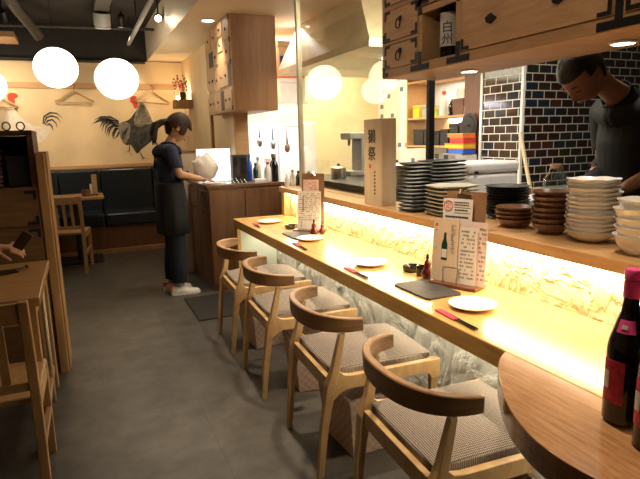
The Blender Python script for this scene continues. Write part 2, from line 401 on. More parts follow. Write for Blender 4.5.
# ------------------------------------------------------------------ camera
cam = bpy.data.cameras.new('camera'); co = bpy.data.objects.new('camera', cam); C.objects.link(co)
yaw, pitch, roll, FPX, H = R(23.56), R(10.75), R(-1.42), 540., 1.35
cy_, sy_, cp_, sp_ = math.cos(yaw), math.sin(yaw), math.cos(pitch), math.sin(pitch)
F_ = Vector((sy_*cp_, cy_*cp_, -sp_)); R0 = Vector((cy_, -sy_, 0)); U0 = R0.cross(F_)
Rv = math.cos(roll)*R0 + math.sin(roll)*U0; Uv = -math.sin(roll)*R0 + math.cos(roll)*U0
mw = Matrix((Rv, Uv, -F_)).transposed().to_4x4(); mw.translation = (0, 0, H); co.matrix_world = mw
cam.sensor_fit = 'HORIZONTAL'; cam.sensor_width = 36; cam.lens = 36*FPX/640; cam.clip_start = .02
bpy.context.scene.camera = co
vs = bpy.context.scene.view_settings
vs.view_transform = 'Standard'; vs.look = 'None'; vs.gamma = 1; vs.use_curve_mapping = False; vs.exposure = 0.0
w = bpy.data.worlds.new('world'); bpy.context.scene.world = w; w.use_nodes = True
w.node_tree.nodes['Background'].inputs[0].default_value = (1, .82, .62, 1); w.node_tree.nodes['Background'].inputs[1].default_value = .05

# ------------------------------------------------------------------ room shell
YB, XS = 7.65, 1.37
struct(G().box(-3.6, 5.2, -2.1, 7.9, -.08, 0).build('floor', 'floor'), 'dark grey worn concrete tile floor')
struct(G().box(-3.6, .93, -2.1, 7.9, 2.78, 2.86).build('ceiling', 'ceil'), 'dark painted open ceiling')
struct(G().box(.93, 5.2, -2.1, 7.9, 2.38, 2.86).build('ceiling', 'cream'), 'cream dropped ceiling over the bar')
struct(G().box(-3.6, XS, YB, YB+.12, 0, 2.37).build('wall_back', 'wall'), 'cream plaster back wall with painted roosters')
struct(G().box(-3.6, .93, YB, YB+.12, 2.37, 2.78).build('wall_back', 'ceil'), 'dark band above the cream back wall')
struct(G().box(-3.6, -3.48, -2.1, YB, 0, 2.78).build('wall_left', 'wall'))
struct(G().box(-3.48, 5.2, -2.1, -1.98, 0, 2.78).build('wall_front', 'ceil'))
struct(G().box(XS, XS+.12, 5.12, YB, 0, 2.38).build('wall_passage', 'wall'), 'plaster wall beside the cash desk')
struct(G().box(XS-.004, XS+.124, 5.06, 5.119, 0, 2.38).build('trim_1', 'trimw', bevel=.003), 'wooden end post of the passage wall')
struct(G().box(XS-.03, XS-.001, 5.95, 6.01, 0, 2.38).build('trim_2', 'frame', bevel=.003), 'dark wooden batten on the passage wall')
struct(G().box(-3.48, XS-.002, YB-.022, YB-.001, 2.02, 2.09).build('trim_3', 'trimw', bevel=.003), 'wooden picture rail across the back wall')
struct(G().box(-3.48, XS-.002, YB-.03, YB-.001, 1.02, 1.065).build('trim_4', 'trimw', bevel=.003), 'wooden ledge above the navy bench')
# kitchen shell
struct(G().box(XS+.12, 3.75, 6.3, 6.42, 0, 2.38).build('wall_kitchen_back', 'kwall'), 'cream kitchen back wall')
struct(G().box(3.62, 3.74, 3.9, 6.3, 0, 2.38).build('wall_kitchen_right', 'tile_w'), 'kitchen wall with pale mosaic tiles')
struct(G().box(3.28, 5.2, 3.4, 3.9, 0, 2.38).build('wall_kitchen_right', 'tile_x'), 'dark brick-pattern mosaic tile wall')
struct(G().box(3.272, 3.279, 3.42, 3.88, 0, 2.38).build('wall_kitchen_right', 'tile_y'), 'narrow tiled return of the dark mosaic wall')
struct(G().box(3.262, 3.285, 3.388, 3.412, 0, 2.38).build('trim_5', 'whitepl'), 'white corner strip of the tile wall')
struct(G().box(3.262, 3.285, 3.868, 3.895, 0, 2.38).build('trim_6', 'whitepl'), 'white strip at the far edge of the tiles')
struct(G().box(3.285, 3.61, 3.905, 4.14, 0, 2.38).build('trim_7', 'redwood', bevel=.004), 'reddish brown wooden post beside the tiles')

# ------------------------------------------------------------------ bar
CZ = .73
bar = thing('bar_counter', 'long glossy honey-coloured wooden bar counter with a rounded near end', 'bar counter', (1.07, 1.135, 0))
def LB(x0, x1, y0, y1, z0, z1): return G().box(x0-1.07, x1-1.07, y0-1.135, y1-1.135, z0, z1)
LB(1.07, 1.52, .35, 4.17, CZ-.065, CZ).build('worktop', 'counter', bar, bevel=.004)
LB(1.09, 1.40, 4.10, 4.15, 0, CZ-.066).build('end_panel', 'smooth_pl', bar, bevel=.003)['label'] = 'pale plastered end panel'
LB(1.075, 1.105, 4.09, 4.158, 0, CZ-.066).build('end_post', 'counter', bar, bevel=.003)
pen = [(1.069, 1.135), (1.02, 1.105), (.965, 1.05), (.915, .985), (.868, .92), (.825, .84), (.797, .76), (.788, .68), (.80, .59), (.84, .48), (.92, .36), (1.02, .26), (1.15, .20), (1.30, .19), (1.52, .19), (1.52, .349), (1.069, .349)]
def smooth_poly(p, it=2):
    for _ in range(it):
        q = [p[0]]
        for a, b in zip(p, p[1:]):
            q += [(a[0]*.75+b[0]*.25, a[1]*.75+b[1]*.25), (a[0]*.25+b[0]*.75, a[1]*.25+b[1]*.75)]
        p = q+[p[-1]]
    return p
pen = smooth_poly(pen[:14])+pen[14:]
g = G().prism([(a-1.07, b-1.135) for a, b in pen], CZ-.065, CZ+.0005)
g.build('rounded_end', 'penin', bar, bevel=.005)['label'] = 'darker rounded end of the counter'
LB(1.40, 1.52, .20, 4.098, 0, CZ-.067).build('plaster_front', 'rough_pl', bar)['label'] = 'rough white trowelled plaster front'
struct(G().box(1.522, 1.60, .20, 4.14, 0, .918).build('wall_counter', 'warm_pl'), 'glowing rough plaster strip between counter and ledge')
ledge = thing('serving_ledge', 'raised wooden serving ledge with plates stacked along it behind the bar', 'ledge', (1.45, 4.1, 0))
def LL(x0, x1, y0, y1, z0, z1): return G().box(x0-1.45, x1-1.45, y0-4.1, y1-4.1, z0, z1)
G().prism([(0, -3.9), (.53, -3.9), (.53, -1.40), (.25, -1.40), (.25, .04), (0, .04)], .922, .965).build('board', 'ledgew', ledge, bevel=.004)
LL(1.47, 1.521, 4.075, 4.135, CZ+.001, .921).build('end_post', 'ledgew', ledge, bevel=.003)
LL(1.475, 1.490, .25, 4.06, .912, .9215).build('light_strip', 'led', ledge)['label'] = 'glowing warm LED strip'
struct(G().box(1.90, 1.96, .25, 2.65, 0, .921).build('wall_ledge', 'frame'), 'low wooden wall carrying the back of the ledge')

def area(name, loc, rot, sx, sy, power, col=(1, .8, .55), spread=None):
    l = bpy.data.lights.new(name, 'AREA'); l.shape = 'RECTANGLE'; l.size = sx; l.size_y = sy; l.energy = power; l.color = col
    if spread: l.spread = spread
    o = bpy.data.objects.new(name, l); C.objects.link(o); o.location = loc; o.rotation_euler = rot; return o
def spot(name, loc, target, power, ang=60, blend=.6, col=(1, .8, .58), size=.03):
    l = bpy.data.lights.new(name, 'SPOT'); l.energy = power; l.spot_size = R(ang); l.spot_blend = blend; l.color = col; l.shadow_soft_size = size
    o = bpy.data.objects.new(name, l); C.objects.link(o); o.location = loc
    o.rotation_euler = (Vector(target)-Vector(loc)).to_track_quat('-Z', 'Y').to_euler(); return o
# strips: under the ledge and under the counter
area('ledge_strip_light', (1.4825, 2.15, .909), (0, R(-8), 0), .012, 3.75, 18, (1, .80, .46))
uc = G().box(-.01, .01, -1.85, 1.85, -.006, 0).build('led_strip', 'led', loc=(1.30, 2.25, CZ-.066))
tag(uc, 'thin light strip fixed under the bar counter', 'light strip')
area('counter_strip_light', (1.30, 2.25, CZ-.075), (0, R(12), 0), .012, 3.6, 5.2, (1, .93, .78))

# ------------------------------------------------------------------ bar chairs
def bar_chair():
    t = thing('bar_chair', '', 'chair')
    # curved back rail
    rs = []; N = 26
    for i in range(N+1):
        s = -1+2*i/N; y = .252*math.sin(s*PI/2*.98)
        x = -.005+.180*(1-math.cos(abs(s)**1.15*PI/2)); hh = .037-.012*abs(s)**2; th = .012-.002*abs(s)
        dx = .180*math.sin(abs(s)**1.15*PI/2)*1.5*(1 if s > 0 else -1); dy = .252*math.cos(s*PI/2*.98)*1.54+.02
        n = Vector((dy, -dx, 0)).normalized(); z = .640
        c = Vector((x, y, z))
        rs.append([c+n*th+Vector((0, 0, -hh)), c+n*th*.9+Vector((0, 0, hh)), c-n*th*1.3+Vector((0, 0, hh)), c-n*th+Vector((0, 0, -hh))])
    G().rings(rs).build('back_rail', 'rail', t, bevel=.005, smooth='auto')['label'] = 'curved dark-edged wooden back rail'
    for s in (-1, 1):
        # rear leg, tapering, leaning
        P = [((0, .205), .013, .016), ((.02, .212), .016, .019), ((.045, .222), .019, .027), ((.065, .226), .017, .022), ((.096, .228), .013, .013)]
        Z = [0, .22, .40, .46, .606]
        G().rings([[(p[0]+a*w1, s*p[1]+b*w2*.75, z) for a, b in ((-1, -1), (1, -1), (1, 1), (-1, 1))] for (p, w1, w2), z in zip(P, Z)]).build('leg', 'oak', t, bevel=.004)
        P = [(.525, .200, .012), (.518, .212, .015), (.512, .218, .019)]
        G().rings([[(p[0]+a*p[2], s*p[1]+b*p[2]*.8, z) for a, b in ((-1, -1), (1, -1), (1, 1), (-1, 1))] for p, z in zip(P, (0, .25, .43))]).build('leg', 'oak', t, bevel=.004)
        # side rail with curved fillet at both ends
        pr = [(.04, .375), (.49, .375), (.492, .36), (.498, .35), (.535, .35), (.535, .428), (.12, .428), (.095, .434), (.078, .45), (.07, .475), (.05, .475), (.035, .36), (.06, .345)]
        pr = [(.040, .33), (.062, .345), (.082, .362), (.11, .374), (.46, .378), (.485, .366), (.496, .345), (.535, .345), (.535, .430), (.13, .430), (.10, .436), (.082, .452), (.074, .48), (.05, .47)]
        G().prism([(a, b) for a, b in pr], s*.226-.0135, s*.226+.0135, 'y').build('side_rail', 'oak', t, bevel=.003)
    G().box(.035, .057, -.20, .20, .365, .425).build('seat_frame', 'oak', t, bevel=.003)
    # domed cushion
    g = G(); nx, ny = 10, 10; V = []
    for i in range(nx+1):
        row = []
        for j in range(ny+1):
            u, v = i/nx*2-1, j/ny*2-1
            x = .287+.232*u*(1-.03*v*v); y = .205*v*(1-.03*u*u)
            z = .450+.034*(1-u**4)*(1-v**4) - .004*math.exp(-(u*u+v*v)*2)
            row.append(g.bm.verts.new((x, y, z)))
        V.append(row)
    for i in range(nx):
        for j in range(ny): g.face([V[i][j], V[i+1][j], V[i+1][j+1], V[i][j+1]])
    edge = [V[i][0] for i in range(nx+1)]+[V[nx][j] for j in range(1, ny+1)]+[V[i][ny] for i in range(nx-1, -1, -1)]+[V[0][j] for j in range(ny-1, 0, -1)]
    lo = [g.bm.verts.new((v.co.x, v.co.y, .41)) for v in edge]; n = len(edge)
    for i in range(n): g.face([edge[i], edge[(i+1) % n], lo[(i+1) % n], lo[i]])
    g.face(lo)
    g.build('seat_cushion', 'fabric', t, smooth='auto', bevel=.006)['label'] = 'grey-brown tweed seat cushion'
    return t
CL = ['wooden chair with curved back rail at the bar, farthest from the camera',
      'wooden chair with curved back rail at the bar, second from the far end',
      'wooden chair with curved back rail at the bar, second from the camera',
      'wooden chair with curved back rail nearest the camera, by the rounded counter end']
CY = [3.42, 2.755, 2.015, 1.315]; CX = [.785, .775, .775, .762]
c0 = bar_chair(); GR = 'chairs along the bar counter'
for i in range(4):
    c = c0 if i == 0 else dup(c0)
    c.location = (CX[i], CY[i], 0); c.rotation_euler = (0, 0, R([-2, -2, -3, -3][i])); c['label'] = CL[i]; c['group'] = GR
# woven baskets
def basket():
    t = G(); a, b, h = .15, .155, .27; tp = .82
    def ring(k, z, e=0): return [(x*(a+e)*k, y*(b+e)*k, z) for x, y in ((-1, -1), (1, -1), (1, 1), (-1, 1))]
    t.rings([ring(tp, 0), ring(1, h), ring(1, h, -.01), ring(tp, .01, -.01)])
    root = thing('woven_basket', '', 'basket')
    t.build('basket_body', 'basket', root, bevel=.006)
    rs = []
    for z, e in ((h-.012, .006), (h+.008, .006), (h+.008, -.014), (h-.012, -.014)): rs.append(ring(1, z, e))
    G().rings(rs, closed=True).build('rim', 'basket', root, bevel=.003)
    return root
BL = ['woven basket under the farthest bar chair', 'pinkish woven storage basket under the second bar chair from the far end',
      'pinkish woven storage basket under the second bar chair from the camera', 'woven storage basket under the nearest bar chair']
b0 = basket()
for i, (x, y, a) in enumerate([(1.05, 3.36, 4), (1.10, 2.64, -8), (1.06, 2.00, 3), (1.07, 1.24, 0)]):
    b = b0 if i == 0 else dup(b0)
    b.location = (x, y, 0); b.rotation_euler = (0, 0, R(a)); b['label'] = BL[i]; b['group'] = 'woven baskets under the bar chairs'

# ------------------------------------------------------------------ downlights in the dropped ceiling and under the chest
def downlight(loc, label, r=.05, power=60, ang=70, target=None, lampmat='lampcool', col=(1, .8, .58), cat='ceiling light', group='recessed downlights over the bar'):
    t = thing('downlight', label, cat, loc, group=group)
    G().lathe([(r, -.001), (r*1.22, -.001), (r*1.25, -.006), (r*1.05, -.010), (r*.98, -.004)], n=28).build('trim_ring', 'whitepl', t, smooth='auto')
    G().lathe([(0, -.003), (r*.97, -.003), (r*.6, -.009), (0, -.011)], n=24).build('lens', lampmat, t, smooth=True)
    if power:
        tg = target or (loc[0], loc[1], 0)
        spot('downlight_beam', (loc[0], loc[1], loc[2]-.02), tg, power, ang, .7, col, .035)
    return t
downlight((1.145, 4.96, 2.38), 'small recessed downlight beside the wall-hung chest above the cash desk', power=42, ang=80)
for y, lb, pw in ((3.75, 'recessed downlight over the far end of the bar', 95), (2.85, 'recessed downlight over the middle of the bar', 115), (1.95, 'recessed downlight over the nearer half of the bar', 115), (1.05, 'recessed downlight over the rounded counter end', 80)):
    downlight((1.0, y, 2.38), lb, power=pw, ang=62)

def IRON(g, par=None, name='corner_iron', mat='iron'):
    # every separate plate a mesh of its own
    bm = g.bm; bm.verts.ensure_lookup_table(); left = set(bm.verts)
    comps = []
    while left:
        st = [left.pop()]; c = set(st)
        while st:
            v = st.pop()
            for e in v.link_edges:
                u = e.other_vert(v)
                if u in left: left.discard(u); c.add(u); st.append(u)
        comps.append(c)
    # plates that share an edge or corner belong together
    def bb(c): return [(min(v.co[i] for v in c)-.0006, max(v.co[i] for v in c)+.0006) for i in range(3)]
    B = [bb(c) for c in comps]; gid = list(range(len(comps)))
    def find(i):
        while gid[i] != i: i = gid[i]
        return i
    for i in range(len(comps)):
        for j in range(i):
            if all(B[i][k][0] <= B[j][k][1] and B[j][k][0] <= B[i][k][1] for k in range(3)): gid[find(i)] = find(j)
    groups = {}
    for i, c in enumerate(comps): groups.setdefault(find(i), set()).update(c)
    for c in groups.values():
        q = G(); mp = {}
        for v in c: mp[v] = q.bm.verts.new(v.co)
        for f in bm.faces:
            if f.verts[0] in c: q.bm.faces.new([mp[v] for v in f.verts])
        q.build(name, mat, nc if par is None else par)
    bm.free()
# ------------------------------------------------------------------ near wall-hung chest
nc = thing('wall_chest', 'large wooden apothecary chest with black iron corners hanging above the bar', 'cabinet', (1.5, 2.565, 1.64))
YN = -.3
def NB(x0, x1, y0, y1, z0, z1): return G().box(x0-1.5, x1-1.5, y0-2.565, y1-2.565, z0-1.64, z1-1.64)
g = NB(1.512, 1.86, YN, 2.565, 1.64, 1.666)
g.box(0.012, .36, YN-2.565, 1.966-2.565-.012, .026, .735); g.box(.012, .36, 2.21-2.565, 0, .026, .735)
g.box(.20, .36, 1.954-2.565, 2.21-2.565, .026, .735); g.box(.012, .20, 1.954-2.565, 2.21-2.565, .45, .735)
g.build('carcass', 'cab', nc, bevel=.002)
# face frame strips
g = NB(1.5, 1.512, YN, 2.565, 1.64, 1.682)
for (a, b) in ((2.54, 2.565), (2.206, 2.236), (1.922, 1.958), (1.17, 1.205)): g.box(0, .012, a-2.565, b-2.565, .042, .735)
for (a, b, c, d) in ((2.236, 2.54, 1.80, 1.815), (2.236, 2.54, 1.965, 1.985), (1.958, 2.206, 1.895, 1.92)): g.box(0, .012, a-2.565, b-2.565, c-1.64, d-1.64)
g.build('face_frame', 'cab', nc, bevel=.001)
def bracketL(g, y, z, sy, sz, L=.055, w=.02, x=-.003, L2=None):
    L2 = L2 or L
    for a, b, c, d in ((y, y+sy*L, z, z+sz*w), (y, y+sy*w, z+sz*w, z+sz*L2)):
        g.box(x, 0, min(a, b)-2.565, max(a, b)-2.565, min(c, d)-1.64, max(c, d)-1.64)
def drawer(y0, y1, z0, z1, door=False):
    d = NB(1.497, 1.512, y0+.003, y1-.003, z0+.003, z1-.003).build('door' if door else 'drawer', 'cabdoor', nc, bevel=.002)
    d.parent = nc
    g = G(); x = -.0055
    for yy, sy in ((y1-.004, -1), (y0+.004, 1)):
        for zz, sz in ((z1-.004, -1), (z0+.004, 1)):
            for a, b, c, e in ((yy, yy+sy*.05, zz, zz+sz*.014), (yy, yy+sy*.014, zz+sz*.014, zz+sz*.045)):
                g.box(x, -.0031, min(a, b)-2.565, max(a, b)-2.565, min(c, e)-1.64, max(c, e)-1.64)
    IRON(g, d)
    g = G(); ym, zm = (y0+y1)/2-2.565, (z0+z1)/2-1.64
    if door:
        zm = .142; ym = (y1-.184)-2.565
        G().prism([(ym-.03-.325, zm-.004), (ym-.325, zm-.02), (ym+.022-.325, zm-.012), (ym+.028-.325, zm+.006), (ym-.325, zm+.018)], -.012, -.003, 'x').build('handle', 'iron', d)
        g.prism([(ym-.03, zm-.004), (ym, zm-.02), (ym+.022, zm-.012), (ym+.028, zm+.006), (ym, zm+.018)], -.012, -.003, 'x')
    else:
        g.lathe([(0, 0), (.015, 0), (.012, .006), (0, .008)], mat=Matrix.Translation((-.003, ym, zm+.018)) @ Matrix.Rotation(-PI/2, 4, 'Y'), n=12)
        g.tube([(-.014-.004*math.sin(k/14*PI), ym+.02*math.sin(2*PI*k/14), zm-.004+.024*math.cos(2*PI*k/14)) for k in range(14)], .0035, 6, True)
    g.build('handle', 'iron', d, smooth='auto')['label'] = 'black iron ring handle' if not door else 'black iron latch'
for z0, z1 in ((1.682, 1.80), (1.815, 1.965), (1.985, 2.13), (2.15, 2.30)): drawer(2.238, 2.538, z0, z1)
drawer(1.207, 1.920, 1.684, 2.05, True); drawer(.45, 1.168, 1.684, 2.05, True)
drawer(1.961, 2.203, 1.925, 2.10)
g = G()
bracketL(g, 2.560, 1.646, -1, 1, .05, .022); bracketL(g, 2.560, 1.816, -1, 1, .04, .018)
for y in (2.221, 1.940, 1.187):
    g.box(-.003, 0, y-.075-2.565, y+.075-2.565, .006, .032); g.box(-.003, 0, y-.013-2.565, y+.013-2.565, .032, .09)
g.box(-.003, 0, 2.208-2.565, 2.234-2.565, .25, .36); g.box(-.003, 0, 2.15-2.565, 2.26-2.565, .29, .315)
g.box(-.003, 0, 1.927-2.565, 1.953-2.565, .25, .36)
IRON(g)
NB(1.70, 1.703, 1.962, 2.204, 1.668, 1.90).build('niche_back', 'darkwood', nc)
for y, lb in ((2.11, 'downlight under the hanging chest, beside the sake bottle niche'), (1.323, 'bright downlight under the hanging chest above the stacked white bowls')):
    downlight((1.70, y, 1.6395), lb, r=.035, power=7, ang=120, col=(1, .9, .78), group='downlights under the hanging chest')
# sake bottles in the niche
def niche_bottle(y, lab, txt=None, r=.04, x=1.585):
    t = thing('sake_bottle', lab, 'bottle', (x, y, 1.667), R(42), group='sake bottles in the hanging chest')
    G().lathe([(0, 0), (r, 0), (r, .25), (r*.8, .28), (r*.4, .31), (r*.38, .36), (0, .36)], n=24).build('bottle_body', 'darkglass', t, smooth='auto')
    g = G(); rr = r+.0012; n = 12
    for k in range(n):
        a0, a1 = PI*(.62+.76*k/n), PI*(.62+.76*(k+1)/n)
        g.prism([(rr*math.cos(a0), rr*math.sin(a0)), (rr*math.cos(a1), rr*math.sin(a1)), ((rr-.002)*math.cos(a1), (rr-.002)*math.sin(a1)), ((rr-.002)*math.cos(a0), (rr-.002)*math.sin(a0))], .07, .215)
    lb = g.build('label', 'paper', t)
    if txt:
        for i, ch in enumerate(txt): text(ch, .052, 'lettering', 'ink', lb, (-rr-.0012, -.0, .148-.052*i), (R(90), 0, R(-90)))
    return t
niche_bottle(2.115, 'dark sake bottle with white label and black brush writing inside the hanging chest', '白州')
niche_bottle(2.030, 'narrow pale-labelled bottle at the right edge of the chest niche', r=.022)
niche_bottle(2.172, 'dark bottle with a grey label at the left of the chest niche', r=.034, x=1.648)

# ------------------------------------------------------------------ far wall-hung chest
fx, fy = 1.26, 4.64
fc = thing('wall_chest', 'tall wooden chest of small drawers hanging above the cash desk', 'cabinet', (fx, fy, 1.59))
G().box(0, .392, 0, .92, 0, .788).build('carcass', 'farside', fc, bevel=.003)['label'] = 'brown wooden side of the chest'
g = G().box(-.012, -.0005, .002, .918, .002, .786); g.build('front_board', 'farcab', fc, bevel=.001)
cells = [(.02, .23, .60, .77), (.25, .44, .66, .77), (.46, .68, .60, .77), (.70, .90, .60, .77), (.02, .23, .42, .58), (.25, .44, .53, .64), (.46, .62, .44, .58),
         (.11, .44, .22, .40), (.46, .60, .20, .40), (.62, .90, .22, .40), (.02, .28, .02, .18), (.44, .60, .02, .18), (.62, .90, .02, .18)]
for i, (a, b, c, d) in enumerate(cells):
    o = G().box(-.018, -.0121, a, b, c, d).build('drawer', 'farcab', fc, bevel=.001)
    n = 2 if b-a > .24 or i == 10 else 1
    for k in range(n):
        ym = a+(b-a)*((k+.5)/n); G().lathe([(0, 0), (.014, 0), (.010, .008), (0, .010)], mat=Matrix.Translation((-.018, ym, (c+d)/2)) @ Matrix.Rotation(-PI/2, 4, 'Y'), n=10).build('knob', 'iron', o)
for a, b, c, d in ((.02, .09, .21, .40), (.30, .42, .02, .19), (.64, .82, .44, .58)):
    G().box(-.0135, -.0121, a, b, c, d).build('niche', 'black', fc)['label'] = 'black panel painted in for a shaded niche'  # thin black sheets stand in for the shade inside niches
g = G()
for y, z in ((0, .74), (0, .56), (0, .38), (0, 0)): g.box(-.0195, -.0121, y+.001, y+.03, z+.006, z+.045)
IRON(g, fc)

# ------------------------------------------------------------------ glass screen and kitchen hood
win = struct(thing('window_1', 'tall glass screen between bar and kitchen reflecting the paper lanterns', 'glass screen', (1.60, 2.5, .966)))
G().box(-.004, .004, .06, 1.47, 0, 1.41).build('pane', 'glass', win)
G().box(-.018, .018, 1.472, 1.505, 0, 1.412).build('post', 'brushed', win, bevel=.003)
G().box(-.012, .012, .06, 1.47, 1.395, 1.412).build('top_channel', 'brushed', win)
pp = G().box(-.018, .018, -.018, .018, 0, 1.412).build('metal_post', 'iron', loc=(1.88, 2.67, .966), bevel=.003)
tag(pp, 'dark grey square metal post rising from the ledge beside the stacked plates', 'post')
g = G().rings([[(1.86, 3.35, 1.95), (3.0, 3.35, 1.95), (3.0, 5.2, 1.95), (1.86, 5.2, 1.95)], [(1.86, 3.35, 2.0), (3.0, 3.35, 2.0), (3.0, 5.2, 2.0), (1.86, 5.2, 2.0)], [(2.0, 3.75, 2.38), (2.75, 3.75, 2.38), (2.75, 5.0, 2.38), (2.0, 5.0, 2.38)]])
hd = thing('range_hood', 'stainless steel extractor hood behind the glass screen', 'range hood', (1.86, 3.35, 1.95))
g.build('canopy', 'brushed', hd, loc=(-1.86, -3.35, -1.95))
G().box(-.01, 1.15, -.01, -.0005, -.01, .03).build('rim', 'steel', hd)
# ------------------------------------------------------------------ place settings on the bar
S = [(3.80, 'farthest from the camera, at the end of the bar'), (3.01, 'second from the far end of the bar'), (2.26, 'second from the camera, in the middle of the bar'), (1.50, 'nearest the camera, in front of the menu stand')]
def plate(parent=None):
    t = G().lathe([(0, .004), (.045, .003), (.05, 0), (.054, .002), (.072, .008), (.084, .015), (.086, .0175), (.084, .018), (.070, .012), (.05, .0075), (0, .007)], n=40)
    return t
for i, (y, s) in enumerate(S):
    o = plate().build('plate', 'plate_white', loc=(1.25, y, CZ), smooth='auto') if i == 0 else None
    if o is None: o = P0.copy(); C.objects.link(o); o.location = (1.25, y, CZ)
    else: P0 = o
    tag(o, 'round white plate, '+s, 'plate', 'white plates along the bar')
def chopsticks(loc, rz, s):
    t = thing('chopsticks', 'black chopsticks in red sleeve, '+s, 'chopsticks', loc, rz, 'chopsticks along the bar')
    G().prism([(-.013, -.12), (.013, -.12), (.014, .0), (-.014, .0)], 0, .0065).build('paper_sleeve', 'sleeve_pk', t, bevel=.002)
    for x in (-.0055, .0055):
        G().tube([(x, -.10, .0045), (x, .02, .0046), (x, .105, .0046)], [.0022, .0032, .0042], 8).build('chopstick', 'blackgl', t, smooth='auto')
    return t
for (x, y, a), (yy, s) in zip([(1.125, 3.72, 8), (1.112, 2.84, 4), (1.112, 2.14, 2), (1.112, 1.41, 4)], S):
    chopsticks((x, y, CZ), R(180-a), s)
def slate(loc, rz, lab):
    g = G(); pts = []; a, b = .125, .083
    for k in range(44):
        t = 2*PI*k/44; c, s_ = math.cos(t), math.sin(t)
        m = max(abs(c), abs(s_)); px, py = a*c/m, b*s_/m
        pts.append((px+random.uniform(-.0018, .0018), py+random.uniform(-.0018, .0018)))
    g.prism(pts, 0, .008)
    tag(g.build('slate_tray', 'slate', loc=loc, rot=(0, 0, rz), bevel=.001), lab, 'slate tray', 'slate trays on the bar')
slate((1.235, 1.765, CZ), R(90), 'rectangular black slate tray in front of the near menu stand')
slate((1.25, 3.19, CZ), R(90), 'rectangular dark slate tray beside the far menu stand')
def ashtray(loc, lab):
    g = G().lathe([(0, .004), (.028, .004), (.036, .008), (.040, .022), (.044, .026), (.047, .022), (.046, .008), (.040, 0), (0, 0)], n=28)
    tag(g.build('small_dish', 'blackgl', loc=loc, smooth='auto'), lab, 'dish', 'small black dishes on the bar')
ashtray((1.362, 2.060, CZ), 'small round black dish behind the near slate tray')
ashtray((1.30, 3.475, CZ), 'small round black dish by the far menu stand')
tag(G().lathe([(0, 0), (.021, 0), (.023, .045), (.0225, .047), (.019, .046), (.018, .006), (0, .006)], n=24).build('toothpick_cup', 'blackgl', loc=(1.345, 1.965, CZ), smooth='auto'), 'small black cylindrical cup beside the red gourd bottle', 'cup')
def gourd(loc, s, lab):
    t = thing('gourd_bottle', lab, 'bottle', loc, group='gourd-shaped spice bottles')
    G().lathe([(0, 0), (.015*s, 0), (.026*s, .012*s), (.028*s, .026*s), (.022*s, .044*s), (.013*s, .054*s), (.016*s, .066*s), (.014*s, .078*s), (.007*s, .086*s), (.005*s, .090*s), (0, .09*s)], n=24).build('body', 'gourd', t, smooth=True)
    G().lathe([(0, .0895*s), (.006*s, .0905*s), (.007*s, .098*s), (.005*s, .112*s), (0, .113*s)], n=12).build('stopper', 'black', t, smooth='auto')
gourd((1.335, 1.902, CZ), 1.0, 'shiny dark red gourd-shaped bottle in front of the near menu stand')
gourd((1.388, 1.872, CZ), .7, 'smaller red gourd bottle half hidden beside the near menu stand')
gourd((1.325, 3.13, CZ), .95, 'red gourd-shaped bottle in front of the far menu stand')
gourd((1.395, 3.16, CZ), .75, 'small red bottle beside the far menu stand')

def menu_stand(loc, rz, lab, near=True):
    """stand faces local -y"""
    t = thing('menu_stand', lab, 'menu stand', loc, rz, 'menu stands on the bar')
    G().box(-.105, .105, -.045, .05, 0, .014).build('base', 'redwood', t, bevel=.003)
    for x0 in (-.068,):
        g = G().tube([(x0+.02, -.030, .014), (x0+.02, -.032, .075), (x0+.028, -.032, .084), (x0+.085, -.032, .084), (x0+.093, -.032, .075), (x0+.093, -.030, .014)], .0028, 6)
        g.build('wire_loop', 'steel', t, smooth='auto')
    G().tube([(-.06, .03, .012), (-.06, .034, .085), (.06, .034, .085), (.06, .03, .012)], .002, 6).build('wire_loop', 'chrome', t, smooth='auto')
    return t
def sheet(root_loc, rz, x0, x1, h, y, tilt, mat, name, lab, th=.0015, z0=.0125):
    o = G().box(x0, x1, 0, th, 0, h).build(name, mat)
    o.matrix_world = Matrix.Translation(root_loc) @ Matrix.Rotation(rz, 4, 'Z') @ Matrix.Translation((0, y+.006, z0+.002)) @ Matrix.Rotation(tilt, 4, 'X')
    tag(o, lab, 'menu', 'menus in the stands'); return o
ML = Vector((1.375, 1.752, CZ)); MZ = R(-67)
menu_stand(ML, MZ, 'wire menu stand holding menus on the bar nearest the camera')
o = sheet(ML, MZ, -.118, .0, .262, -.016, R(-5), 'tan_paper', 'menu_booklet', 'tan menu page with a green sake bottle picture, in the near stand')
g = G()
def mb(g, x0, x1, z0, z1): g.box(x0, x1, -.0006, 0, z0, z1)
g.prism([(-.075, .09), (-.048, .09), (-.048, .155), (-.055, .18), (-.056, .205), (-.066, .205), (-.067, .18), (-.075, .155)], -.0008, 0, 'y')
g.build('bottle_picture', 'greenglass', o)
g = G(); g.prism([(-.0735, .10), (-.0495, .10), (-.0495, .135), (-.0735, .135)], -.0012, -.0008, 'y'); g.build('bottle_label', 'paper', o)
g = G().lathe([(0, 0), (.007, 0), (.007, .0006), (0, .0006)], n=16, mat=Matrix.Translation((-.103, 0, .235)) @ Matrix.Rotation(R(90), 4, 'X')); g.build('red_seal', 'redink', o)
g = marks(G(), -.034, -.014, .12, .24, 14); marks(g, -.106, -.098, .10, .22, 8, fill=.4); g.build('print', 'graymark', o)
o = sheet(ML, MZ, .004, .082, .235, -.012, R(-4), 'paper', 'menu_card', 'white price card with fine print, in the near stand')
marks(G(), .012, .075, .02, .225, 13, fill=.7).build('print', 'graymark', o)
o = sheet(ML, MZ, -.112, .122, .258, -.006, R(-4), 'pink_paper', 'menu_sheet', 'large pinkish menu sheet behind the others in the near stand')
marks(G(), .088, .118, .02, .24, 12, fill=.6).build('print', 'graymark', o)
